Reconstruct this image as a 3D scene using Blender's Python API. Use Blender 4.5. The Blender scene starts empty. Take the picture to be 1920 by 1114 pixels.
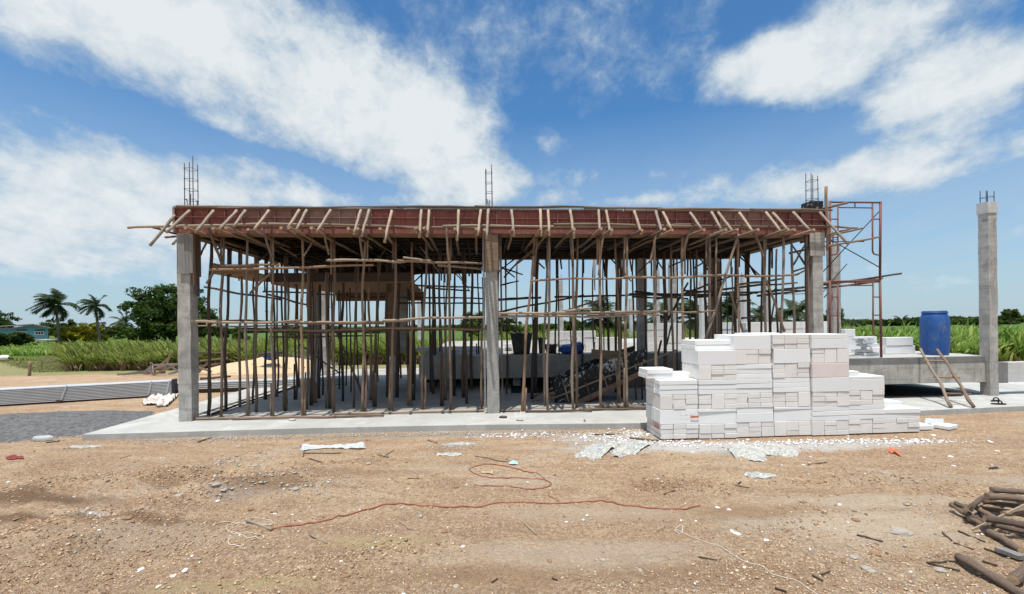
import bpy, math, random
import numpy as np
from mathutils import Vector, Matrix

# ------------------------------------------------------------------ camera, world, sun, exposure
SC = bpy.context.scene
F = 853.0; H = 1.8; ROLL = 0.012; SH = 50.0            # focal length and optical-axis offset in photo pixels
cr, sr = math.cos(ROLL), math.sin(ROLL)
cam_d = bpy.data.cameras.new('camera'); cam = bpy.data.objects.new('camera', cam_d)
SC.collection.objects.link(cam); SC.camera = cam
cam_d.sensor_width = 36; cam_d.lens = 36*F/1920; cam_d.clip_start = .05; cam_d.clip_end = 4000
cam_d.shift_y = SH/1920
cam.matrix_world = Matrix(((cr, sr, 0, 0), (0, 0, -1, 0), (-sr, cr, 0, H), (0, 0, 0, 1)))
SC.view_settings.view_transform = 'Standard'; SC.view_settings.look = 'None'
SC.view_settings.exposure = 0.45; SC.view_settings.gamma = 1
SUN_EL, SUN_AZ = math.radians(75.5), math.radians(200)    # azimuth from +Y, clockwise seen from above
sd = Vector((math.sin(SUN_AZ)*math.cos(SUN_EL), math.cos(SUN_AZ)*math.cos(SUN_EL), math.sin(SUN_EL)))
sl = bpy.data.lights.new('sun', 'SUN'); sl.energy = 4.0; sl.angle = math.radians(.6); sl.color = (1, .955, .89)
so = bpy.data.objects.new('sun', sl); SC.collection.objects.link(so); so.rotation_euler = sd.to_track_quat('Z', 'Y').to_euler()

def ray(px, py):
    a = px-960; b = -(py-557)+SH
    return Vector(((a*cr+b*sr)/F, 1.0, (-a*sr+b*cr)/F))
EYE = Vector((0, 0, H))
def W(px, py, Y): return EYE+ray(px, py)*Y             # point of the photo at a given depth
def G(px, py, z=0.0):                                  # point of the photo lying at height z
    d = ray(px, py); return EYE+d*((z-H)/d.z)
TH = math.atan(.072); ct, st = math.cos(TH), math.sin(TH)
O = G(347, 790, .09); O = Vector((O.x-.11, O.y, 0))
def B(u, v, z=0.0): return Vector((O.x+u*ct-v*st, O.y+u*st+v*ct, z))   # building axes
def UV_(p): d = p-O; return d.x*ct+d.y*st, -d.x*st+d.y*ct
def PV(px, py, v):                                     # point of the photo on the building plane v = const
    d = ray(px, py); n = Vector((-st, ct, 0)); t = (v-(EYE-O).dot(n))/d.dot(n); return EYE+d*t

wd = bpy.data.worlds.new("World"); SC.world = wd; wd.use_nodes = True
def build_world():
    nt = wd.node_tree; N = nt.nodes; L = nt.links; N.clear()
    def nd(t, **k):
        n = N.new(t)
        for a, b in k.items(): setattr(n, a, b)
        return n
    def mth(op, a, b=None, c=None, clamp=False):
        n = nd('ShaderNodeMath', operation=op, use_clamp=clamp)
        for i, x in enumerate((a, b, c)):
            if x is None: continue
            if isinstance(x, (int, float)): n.inputs[i].default_value = x
            else: L.new(x, n.inputs[i])
        return n.outputs[0]
    sky = nd('ShaderNodeTexSky', sky_type='NISHITA', sun_disc=False)
    sky.sun_elevation = SUN_EL; sky.sun_rotation = SUN_AZ; sky.altitude = 0; sky.air_density = 1.0; sky.dust_density = .6; sky.ozone_density = 2.5
    tc = nd('ShaderNodeTexCoord'); sp = nd('ShaderNodeSeparateXYZ'); L.new(tc.outputs['Generated'], sp.inputs[0])
    x, y, z = sp.outputs
    az = mth('ARCTAN2', x, y); el = mth('ARCSINE', z)
    cb = nd('ShaderNodeCombineXYZ'); L.new(az, cb.inputs[0]); L.new(el, cb.inputs[1])
    # cloud-layer coordinates: a flat sheet of air high above
    zz = mth('MAXIMUM', mth('ADD', z, .12), .05)
    pl = nd('ShaderNodeCombineXYZ'); L.new(mth('DIVIDE', x, zz), pl.inputs[0]); L.new(mth('DIVIDE', y, zz), pl.inputs[1])
    def noise(vec, sx, sy, scale, detail, rough, dist=0, rot=0, w=0):
        m = nd('ShaderNodeMapping'); m.inputs['Scale'].default_value = (sx, sy, 1); m.inputs['Rotation'].default_value = (0, 0, rot)
        m.inputs['Location'].default_value = (w, w*.7, w*.3)
        L.new(vec, m.inputs[0]); n = nd('ShaderNodeTexNoise'); L.new(m.outputs[0], n.inputs['Vector'])
        n.inputs['Scale'].default_value = scale; n.inputs['Detail'].default_value = detail; n.inputs['Roughness'].default_value = rough
        n.inputs['Distortion'].default_value = dist
        return n.outputs['Fac']
    n1 = noise(cb.outputs[0], 1, 1.25, 5.2, 10, .62, .25, .25, 3.1)
    n2 = noise(pl.outputs[0], 1.7, .5, 1.9, 7, .62, .3, .12, 1.7)
    n3 = noise(cb.outputs[0], 1, 1.3, 17, 7, .66, .2, .2, 7)
    def azel(px, py):
        d = ray(px, py); return math.atan2(d.x, d.y), math.atan2(d.z, math.hypot(d.x, d.y))
    def blob(cx, cy, rx, ry, ang, soft=0.0):
        a0, e0 = azel(cx, cy); t = math.radians(ang)
        ax, ex = azel(cx+rx*math.cos(t), cy+rx*math.sin(t)); ay, ey = azel(cx-ry*math.sin(t), cy+ry*math.cos(t))
        r1 = math.hypot(ax-a0, ex-e0); r2 = math.hypot(ay-a0, ey-e0); rot = math.atan2(ex-e0, ax-a0)
        m = nd('ShaderNodeMapping', vector_type='TEXTURE')
        m.inputs['Location'].default_value = (a0, e0, 0); m.inputs['Rotation'].default_value = (0, 0, rot); m.inputs['Scale'].default_value = (r1, r2, 1)
        L.new(cb.outputs[0], m.inputs[0]); ln = nd('ShaderNodeVectorMath', operation='LENGTH'); L.new(m.outputs[0], ln.inputs[0])
        mr = nd('ShaderNodeMapRange', interpolation_type='SMOOTHSTEP'); L.new(ln.outputs['Value'], mr.inputs[0])
        mr.inputs[1].default_value = 1.25; mr.inputs[2].default_value = soft; mr.inputs[3].default_value = 0; mr.inputs[4].default_value = 1
        return mr.outputs[0]
    acc = None
    for cx, cy, rx, ry, ang, soft, wt in CLOUDS:
        v = mth('MULTIPLY', blob(cx, cy, rx, ry, ang, soft), wt)
        acc = v if acc is None else mth('ADD', acc, v)
    # same cloud behind; more added overhead, out of view, to fill the shade
    back = mth('MULTIPLY', mth('MAXIMUM', mth('LESS_THAN', y, -.05), mth('GREATER_THAN', z, .8)), .75)
    acc = mth('ADD', acc, back)
    nn = mth('ADD', mth('MULTIPLY', mth('SUBTRACT', n1, .5), 2.3), mth('MULTIPLY', mth('SUBTRACT', n2, .5), 1.5))
    nn = mth('ADD', nn, mth('MULTIPLY', mth('SUBTRACT', n3, .5), 1.55))
    dens = mth('ADD', acc, nn)
    mr = nd('ShaderNodeMapRange', interpolation_type='SMOOTHSTEP'); L.new(dens, mr.inputs[0])
    mr.inputs[1].default_value = -.08; mr.inputs[2].default_value = 1.35; mr.inputs[3].default_value = 0; mr.inputs[4].default_value = 1
    cov = mr.outputs[0]
    hz = nd('ShaderNodeMapRange'); L.new(el, hz.inputs[0]); hz.inputs[1].default_value = 0.0; hz.inputs[2].default_value = .42; hz.inputs[3].default_value = .72; hz.inputs[4].default_value = 0
    veil = mth('MULTIPLY', hz.outputs[0], mth('ADD', .55, n2))
    cov2 = mth('MAXIMUM', mth('MULTIPLY', cov, .97), mth('MINIMUM', veil, .8))
    cov2 = mth('ADD', cov2, mth('MULTIPLY', mth('SUBTRACT', 1, cov2), mth('MULTIPLY', veil, .35)), clamp=True)
    tint = nd('ShaderNodeMix', data_type='RGBA', blend_type='MULTIPLY'); tint.inputs[0].default_value = 1
    L.new(sky.outputs[0], tint.inputs[6]); tint.inputs[7].default_value = SKY_TINT
    ccol = nd('ShaderNodeMix', data_type='RGBA')
    L.new(mth('MULTIPLY', mth('SUBTRACT', mth('ADD', dens, mth('MULTIPLY', mth('SUBTRACT', n3, .5), 1.2)), .5), .8, clamp=True), ccol.inputs[0])
    ccol.inputs[6].default_value = CLOUD_THIN; ccol.inputs[7].default_value = CLOUD_THICK
    gl = nd('ShaderNodeMapRange'); L.new(z, gl.inputs[0]); gl.inputs[1].default_value = .62; gl.inputs[2].default_value = .92; gl.inputs[3].default_value = 1; gl.inputs[4].default_value = 2.4
    cg = nd('ShaderNodeVectorMath', operation='SCALE'); L.new(ccol.outputs[2], cg.inputs[0]); L.new(gl.outputs[0], cg.inputs['Scale'])   # unseen overhead cloud brightened to lift the shaded interior
    mx = nd('ShaderNodeMix', data_type='RGBA'); L.new(cov2, mx.inputs[0]); L.new(tint.outputs[2], mx.inputs[6]); L.new(cg.outputs[0], mx.inputs[7])
    bg = nd('ShaderNodeBackground'); L.new(mx.outputs[2], bg.inputs[0]); bg.inputs[1].default_value = .1
    o = nd('ShaderNodeOutputWorld'); L.new(bg.outputs[0], o.inputs[0])
CLOUDS = [  # centre, radii, tilt (photo pixels), core, weight
    (540, 140, 520, 165, 17, .35, 1.1), (720, 235, 270, 115, 24, .2, .6), (180, 40, 360, 110, 12, .1, .7),
    (830, 250, 130, 95, 60, .1, .6), (985, 180, 60, 150, 0, 0, -.5), (330, 10, 400, 60, 5, 0, .5), (40, 130, 200, 110, 30, 0, .45),
    (235, 212, 230, 40, 20, 0, -.75), (440, 268, 200, 20, 16, 0, -.45), (630, 330, 140, 22, 16, 0, -.55), (110, 195, 120, 30, 20, 0, -.15), (420, 95, 40, 12, 10, 0, -.2),
    (60, 270, 330, 70, 16, 0, .6), (120, 400, 520, 130, 3, .1, 1.1), (500, 470, 420, 50, 2, 0, .5), (470, 350, 180, 62, 14, .2, .8), (250, 360, 260, 90, 5, 0, .4),
    (920, 350, 240, 50, -8, .1, .85), (1030, 262, 70, 35, 0, 0, .42), (720, 378, 300, 20, 0, 0, .4),
    (1420, 130, 130, 64, -18, .3, 1.25), (1340, 130, 66, 34, -50, 0, .45), (1318, 185, 30, 30, 0, 0, .4), (1580, 75, 240, 105, -28, .35, 1.25), (1500, 160, 120, 40, -10, 0, .5),
    (1770, 165, 250, 80, -20, .35, 1.3), (1900, 120, 200, 90, -20, 0, .6), (1810, 10, 240, 80, -20, 0, .6), (1440, 60, 56, 44, -60, 0, .5),
    (1740, 300, 440, 80, -12, .1, .85), (1480, 350, 420, 50, -8, .1, 1.0), (1620, 430, 330, 50, -8, 0, .5), (1750, 520, 300, 36, 0, 0, .35), (1700, 235, 260, 18, -20, 0, -.35), (1240, 330, 120, 20, -10, 0, .35),
    (1060, 100, 190, 120, 0, 0, .38), (1150, 378, 190, 22, 0, 0, .6), (1805, 527, 34, 10, 0, 0, .6), (1660, 525, 36, 11, 0, 0, .5), (1815, 463, 34, 14, -20, 0, .6), (1650, 500, 120, 18, -6, 0, .4),
    (160, 500, 420, 50, 3, 0, .75), (420, 540, 320, 34, 0, 0, .4), (950, 490, 500, 60, 0, 0, .3), (1150, 250, 190, 110, 0, 0, -.25)]
SKY_TINT = (.5, .87, 1.08, 1); CLOUD_THIN = (3.7, 4.5, 5.1, 1); CLOUD_THICK = (5.9, 6.2, 6.35, 1)
build_world()

random.seed(7); RNG = np.random.default_rng(11)
U = random.uniform
# ------------------------------------------------------------------ materials
MAT = {}
class NT:
    def __init__(s, name):
        s.m = bpy.data.materials.new(name); s.m.use_nodes = True; s.t = s.m.node_tree; s.N = s.t.nodes; s.L = s.t.links
        s.b = s.N['Principled BSDF']; s.out = s.N['Material Output']; s.b.inputs['Specular IOR Level'].default_value = .25
        MAT[name] = s.m
    def n(s, t, **k):
        x = s.N.new(t)
        for a, b in k.items(): setattr(x, a, b)
        return x
    def coord(s, kind='Object', sc=(1, 1, 1), rot=(0, 0, 0)):
        c = s.n('ShaderNodeTexCoord'); m = s.n('ShaderNodeMapping'); m.inputs['Scale'].default_value = sc; m.inputs['Rotation'].default_value = rot
        s.L.new(c.outputs[kind], m.inputs[0]); return m.outputs[0]
    def world(s, sc=(1, 1, 1)):
        c = s.n('ShaderNodeNewGeometry'); m = s.n('ShaderNodeMapping'); m.inputs['Scale'].default_value = sc
        s.L.new(c.outputs['Position'], m.inputs[0]); return m.outputs[0]
    def noise(s, vec, scale, detail=5, rough=.55, dist=0.0):
        x = s.n('ShaderNodeTexNoise'); s.L.new(vec, x.inputs['Vector'])
        for k, v in (('Scale', scale), ('Detail', detail), ('Roughness', rough), ('Distortion', dist)): x.inputs[k].default_value = v
        return x.outputs['Fac']
    def vor(s, vec, scale, out='Distance', **k):
        x = s.n('ShaderNodeTexVoronoi', **k); s.L.new(vec, x.inputs['Vector']); x.inputs['Scale'].default_value = scale; return x.outputs[out]
    def rng(s, v, a, b, c=0.0, d=1.0):
        x = s.n('ShaderNodeMapRange'); s.L.new(v, x.inputs[0])
        for i, q in enumerate((a, b, c, d)): x.inputs[i+1].default_value = q
        return x.outputs[0]
    def mth(s, op, a, b=None):
        x = s.n('ShaderNodeMath', operation=op)
        for i, q in enumerate((a, b)):
            if q is None: continue
            if isinstance(q, (int, float)): x.inputs[i].default_value = q
            else: s.L.new(q, x.inputs[i])
        return x.outputs[0]
    def mix(s, f, a, b, blend='MIX'):
        x = s.n('ShaderNodeMix', data_type='RGBA', blend_type=blend)
        for i, q in ((0, f), (6, a), (7, b)):
            if isinstance(q, (int, float)): x.inputs[i].default_value = q
            elif isinstance(q, tuple): x.inputs[i].default_value = (*q, 1)[:4]
            else: s.L.new(q, x.inputs[i])
        return x.outputs[2]
    def ramp(s, v, stops):
        x = s.n('ShaderNodeValToRGB'); s.L.new(v, x.inputs[0]); e = x.color_ramp.elements
        for i, (p, c) in enumerate(stops):
            q = e[i] if i < 2 else e.new(p)
            q.position = p; q.color = (*c, 1)
        return x.outputs[0]
    def rnd(s): return s.n('ShaderNodeObjectInfo').outputs['Random']
    def done(s, col, rough=.85, bump=None, bs=.3, bd=.01, spec=None, metal=None):
        if isinstance(col, tuple): s.b.inputs['Base Color'].default_value = (*col, 1)
        else: s.L.new(col, s.b.inputs['Base Color'])
        if isinstance(rough, (int, float)): s.b.inputs['Roughness'].default_value = rough
        else: s.L.new(rough, s.b.inputs['Roughness'])
        if metal is not None: s.b.inputs['Metallic'].default_value = metal
        if spec is not None: s.b.inputs['Specular IOR Level'].default_value = spec
        if bump is not None:
            x = s.n('ShaderNodeBump'); x.inputs['Strength'].default_value = bs; x.inputs['Distance'].default_value = bd
            s.L.new(bump, x.inputs['Height']); s.L.new(x.outputs[0], s.b.inputs['Normal'])
        return s.m

def wood_mat(name, stops, kind='UV', sc=(9, 1.2, 1), bark=.5):
    t = NT(name); v = t.coord(kind, sc)
    c = t.n('ShaderNodeTexCoord'); vv = t.n('ShaderNodeVectorMath', operation='ADD'); t.L.new(v, vv.inputs[0])
    oi = t.n('ShaderNodeObjectInfo'); sc_ = t.n('ShaderNodeVectorMath', operation='SCALE'); t.L.new(oi.outputs['Location'], sc_.inputs[0]); sc_.inputs['Scale'].default_value = 3.7
    t.L.new(sc_.outputs[0], vv.inputs[1]); v = vv.outputs[0]
    n1 = t.noise(v, 3.0, 6, .65, .4); n2 = t.noise(v, 14, 3, .6)
    base = t.ramp(oi.outputs['Random'], stops)
    col = t.mix(t.rng(n1, .35, .7), t.mix(.5, base, (.5, .5, .5), 'MULTIPLY'), t.mix(1.0, base, (1.25, 1.22, 1.2), 'MULTIPLY'))
    col = t.mix(t.mth('MULTIPLY', t.rng(n2, .58, .68), .55), col, t.mix(1.0, base, (.35, .3, .27), 'MULTIPLY'))
    return t.done(col, .85, t.mth('ADD', n1, t.mth('MULTIPLY', n2, .5)), bark, .012)
wood_mat('pole_wood', [(0, (.14, .098, .072)), (.25, (.26, .185, .135)), (.5, (.19, .145, .113)), (.75, (.32, .205, .125)), (1, (.27, .225, .185))], bark=.9)
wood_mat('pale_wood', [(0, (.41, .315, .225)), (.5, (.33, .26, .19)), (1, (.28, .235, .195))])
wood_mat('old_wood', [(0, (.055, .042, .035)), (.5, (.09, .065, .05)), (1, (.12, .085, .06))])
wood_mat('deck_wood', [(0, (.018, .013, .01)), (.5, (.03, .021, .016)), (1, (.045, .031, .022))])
wood_mat('grey_log', [(0, (.12, .088, .068)), (.5, (.2, .147, .11)), (1, (.29, .205, .145))], bark=1.0)
wood_mat('board_wood', [(0, (.2, .135, .085)), (.5, (.25, .18, .12)), (1, (.17, .125, .09))], 'Object', (1.2, 9, 9), .25)
wood_mat('grey_board', [(0, (.2, .195, .185)), (1, (.27, .26, .245))], 'Object', (14, 14, 1.0), .9)
wood_mat('end_wood', [(0, (.45, .31, .19)), (1, (.36, .25, .15))], 'Object', (9, 9, 9), .2)
wood_mat('plywood', [(0, (.19, .115, .065)), (1, (.25, .155, .09))], 'Object', (1.5, 5, 5), .15)

def concrete(name, c1, c2, dark, sc=1.0, streak=.4, bs=.35):
    t = NT(name); v = t.world((sc, sc, sc)); vs = t.world((sc*3, sc*3, sc*.5))
    a = t.noise(v, 1.6, 7, .62, .3); b = t.noise(v, 22, 5, .7); s = t.noise(vs, 4, 4, .6)
    col = t.mix(t.rng(a, .33, .67), c1, c2); col = t.mix(t.mth('MULTIPLY', t.rng(s, .52, .72), streak), col, dark)
    col = t.mix(t.mth('MULTIPLY', t.rng(b, .3, .75), .28), col, tuple(x*.62 for x in c1))
    hb = t.noise(t.world((.4, .4, 9)), 1.7, 4, .6); col = t.mix(t.mth('MULTIPLY', t.rng(hb, .55, .6), .3), col, dark)
    pt = t.noise(v, 1.1, 6, .7, .8); col = t.mix(t.mth('MULTIPLY', t.rng(pt, .54, .6), .3), col, tuple(min(1, x*1.25) for x in c2))
    return t.done(col, .9, t.mth('ADD', b, t.mth('MULTIPLY', a, 1.4)), bs, .012)
concrete('slab_concrete', (.35, .345, .32), (.46, .455, .43), (.33, .32, .30), .8, .3)
concrete('dirty_slab', (.30, .28, .25), (.40, .375, .34), (.2, .185, .165), 1.1, .4)
concrete('column_concrete', (.30, .285, .26), (.5, .475, .44), (.19, .175, .158), 2.2, .55, 1.0)
concrete('beam_concrete', (.30, .275, .24), (.44, .42, .38), (.15, .14, .125), 1.0, .6, .5)
concrete('new_concrete', (.47, .46, .44), (.55, .54, .52), (.4, .39, .37), 1.5, .2)
concrete('wet_concrete', (.16, .155, .15), (.22, .215, .205), (.1, .1, .095), 1.5, .3)
t = NT('cement'); n = t.vor(t.world(), 38, 'Color'); m = t.noise(t.world(), 6, 5, .7); t.done(t.mix(t.rng(m, .45, .65), t.mix(n, (.26, .27, .25), (.55, .56, .53)), t.mix(n, (.42, .36, .28), (.62, .6, .55))), .95, t.vor(t.world(), 38), 1.0, .025)

def block_mat(name, a, b, dark):
    t = NT(name); v = t.coord('Object', (1, 1, 1)); r = t.rnd(); n = t.noise(t.world(), 34, 5, .7); m = t.noise(t.world(), 3, 4, .6)
    col = t.mix(r, a, b); col = t.mix(t.mth('MULTIPLY', t.rng(m, .48, .72), .5), col, dark); k2 = t.noise(t.world((2, 2, 14)), 6, 6, .75); col = t.mix(t.mth('MULTIPLY', t.rng(k2, .6, .72), .4), col, tuple(q*.82 for q in dark)); k3 = t.noise(t.world(), 60, 3, .7); col = t.mix(t.mth('MULTIPLY', t.rng(k3, .62, .7), .35), col, (.4, .36, .31))
    return t.done(col, .92, n, .22, .004)
block_mat('block_white', (.69, .69, .68), (.76, .76, .75), (.7, .69, .675))
block_mat('block_cream', (.66, .635, .605), (.74, .715, .685), (.6, .57, .54))
block_mat('block_pink', (.66, .57, .545), (.68, .6, .58), (.6, .5, .47))

t = NT('form_steel'); v = t.world(); r = t.rnd()
n1 = t.noise(v, 2.2, 6, .65, .4); n2 = t.noise(t.world((6, 6, 1.6)), 5, 5, .7, .8)
base = t.ramp(r, [(0, (.2, .055, .045)), (.35, (.25, .085, .068)), (.6, (.18, .062, .05)), (.85, (.24, .12, .095)), (1, (.28, .18, .145))])
col = t.mix(t.mth('MULTIPLY', t.rng(n1, .45, .7), .45), base, (.17, .09, .07)); col = t.mix(t.mth('MULTIPLY', t.rng(n2, .55, .68), .7), col, (.34, .29, .25))
t.done(col, .7, n2, .2, .005)
t = NT('scaffold_paint'); n = t.noise(t.world(), 9, 5, .6)
t.done(t.mix(t.rng(n, .45, .62), (.17, .06, .052), (.12, .075, .06)), .55)
NT('rebar').done((.055, .042, .048), .7)
NT('shade_black').done((.012, .012, .012), .9)  # near black that paints in deep shade under the raised floor
t = NT('black_ply'); n = t.noise(t.world((1, 1, .6)), 16, 5, .75, .5); m = t.noise(t.world(), 1.8, 3, .5)
t.done(t.mix(t.rng(t.mth('ADD', n, t.mth('MULTIPLY', m, .45)), .8, .83), (.014, .014, .015), (.36, .35, .33)), .6)
NT('rust_edge').done((.2, .04, .03), .6)
t = NT('zinc'); n = t.noise(t.world(), 6, 4, .5)
t.done(t.mix(n, (.42, .43, .44), (.56, .57, .58)), .5, metal=.25)
NT('dark_steel').done((.03, .03, .033), .6)
t = NT('barrel_blue'); n = t.noise(t.world(), 5, 4, .6)
sc_n = t.noise(t.world((1, 1, 7)), 9, 6, .75, .6); du = t.noise(t.world((3, 3, 1)), 3.5, 5, .7); cb_ = t.mix(t.rng(n, .3, .8), (.012, .066, .235), (.025, .1, .31)); cb_ = t.mix(t.mth('MULTIPLY', t.rng(sc_n, .6, .7), .4), cb_, (.12, .2, .36)); t.done(t.mix(t.mth('MULTIPLY', t.rng(du, .52, .72), .35), cb_, (.2, .22, .25)), .48, n, .08, .01, .35)
t = NT('tarp_blue'); n = t.vor(t.world(), 16); t.done(t.mix(t.rng(n, .1, .5), (.006, .02, .12), (.04, .12, .42)), .45)
t = NT('tub_black'); n = t.noise(t.world(), 7, 5, .7); t.done(t.mix(t.rng(n, .4, .7), (.035, .035, .035), (.1, .098, .092)), .75)
NT('black_rubber').done((.015, .015, .015), .6)
NT('hose_red').done((.29, .105, .068), .65)
NT('string_white').done((.6, .54, .46), .8)
NT('plastic_white').done((.62, .65, .65), .35); MAT['plastic_white'].node_tree.nodes['Principled BSDF'].inputs['Alpha'].default_value = .6
NT('print_red').done((.45, .05, .035), .7)
NT('print_orange').done((.5, .13, .07), .8)
NT('scrap_blue').done((.32, .52, .6), .6)
t = NT('sack'); n = t.noise(t.world(), 8, 4, .6); t.done(t.mix(t.rng(n, .62, .66), (.55, .5, .46), (.4, .07, .05)), .7)
t = NT('wrap'); n = t.noise(t.world((2, 2, 6)), 5, 6, .75, 2.4); t.done(t.mix(t.rng(n, .35, .68), (.29, .275, .25), (.47, .455, .42)), .65, n, 1.0, .03)
t = NT('gravel'); n = t.vor(t.world(), 26, 'Color'); t.done(t.mix(n, (.05, .049, .05), (.19, .185, .18)), .9, t.vor(t.world(), 26), 1.0, .02)
t = NT('sand'); n = t.noise(t.world(), 5, 6, .6); t.done(t.mix(n, (.44, .31, .18), (.58, .44, .28)), .95, n, .5, .03)
for nm, a, b in (('stone_tan', (.42, .29, .18), (.6, .45, .3)), ('stone_white', (.62, .61, .59), (.75, .745, .74)), ('stone_grey', (.32, .28, .235), (.47, .43, .38)), ('stone_brown', (.25, .15, .088), (.36, .23, .14)), ('gravel_stone', (.06, .058, .058), (.23, .222, .215))):
    t = NT(nm); c = t.n('ShaderNodeUVMap'); s_ = t.n('ShaderNodeSeparateXYZ'); t.L.new(c.outputs[0], s_.inputs[0]); t.done(t.mix(s_.outputs[0], a, b), .95)
def leaf_mat(name, c1, c2, c3, trans=.35, gloss=.5):
    t = NT(name); u = t.n('ShaderNodeUVMap'); s_ = t.n('ShaderNodeSeparateXYZ'); t.L.new(u.outputs[0], s_.inputs[0])
    col = t.ramp(s_.outputs[0], [(0, c1), (.55, c2), (1, c3)])
    r = t.rnd(); hs = t.n('ShaderNodeHueSaturation'); t.L.new(t.rng(r, 0, 1, .475, .515), hs.inputs['Hue']); t.L.new(t.rng(r, 0, 1, .8, 1.15), hs.inputs['Value']); t.L.new(col, hs.inputs['Color']); col = hs.outputs[0]
    t.done(col, gloss, spec=.15); tr = t.n('ShaderNodeBsdfTranslucent'); t.L.new(col, tr.inputs[0]); mx = t.n('ShaderNodeMixShader'); mx.inputs[0].default_value = trans
    t.L.new(t.b.outputs[0], mx.inputs[1]); t.L.new(tr.outputs[0], mx.inputs[2]); t.L.new(mx.outputs[0], t.out.inputs[0])
leaf_mat('leaf_dark', (.022, .042, .008), (.045, .08, .013), (.09, .13, .022), .35, .7)
leaf_mat('leaf_mid', (.035, .06, .01), (.075, .115, .018), (.15, .19, .035), .35, .7)
leaf_mat('leaf_yellow', (.16, .17, .012), (.34, .32, .02), (.55, .48, .03), .35, .7)
leaf_mat('leaf_palm', (.025, .05, .022), (.05, .085, .035), (.13, .15, .07))
leaf_mat('cane_leaf', (.075, .13, .018), (.19, .28, .045), (.36, .42, .11), .45)
leaf_mat('dry_leaf', (.13, .09, .045), (.24, .18, .09), (.38, .31, .17), .3)
leaf_mat('grass_leaf', (.11, .14, .04), (.2, .22, .075), (.32, .31, .13), .4)
t = NT('bark'); n = t.noise(t.coord('Object', (6, 6, 1)), 5, 5, .6); t.done(t.mix(n, (.09, .07, .05), (.22, .18, .14)), .9, n, .5, .03)
t = NT('teal_wall'); w = t.n('ShaderNodeTexWave', wave_type='BANDS', bands_direction='X'); t.L.new(t.world(), w.inputs[0]); w.inputs['Scale'].default_value = 1.5
t.done(t.mix(w.outputs['Fac'], (.09, .24, .25), (.12, .31, .32)), .8)
NT('roof_tin').done((.3, .27, .26), .6); NT('fascia').done((.1, .085, .085), .7); NT('window_white').done((.6, .6, .58), .6); NT('glass_dark').done((.02, .03, .03), .2)
NT('duck_white').done((.72, .7, .66), .8); NT('duck_dark').done((.07, .06, .035), .7); NT('duck_leg').done((.4, .25, .08), .7)
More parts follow.
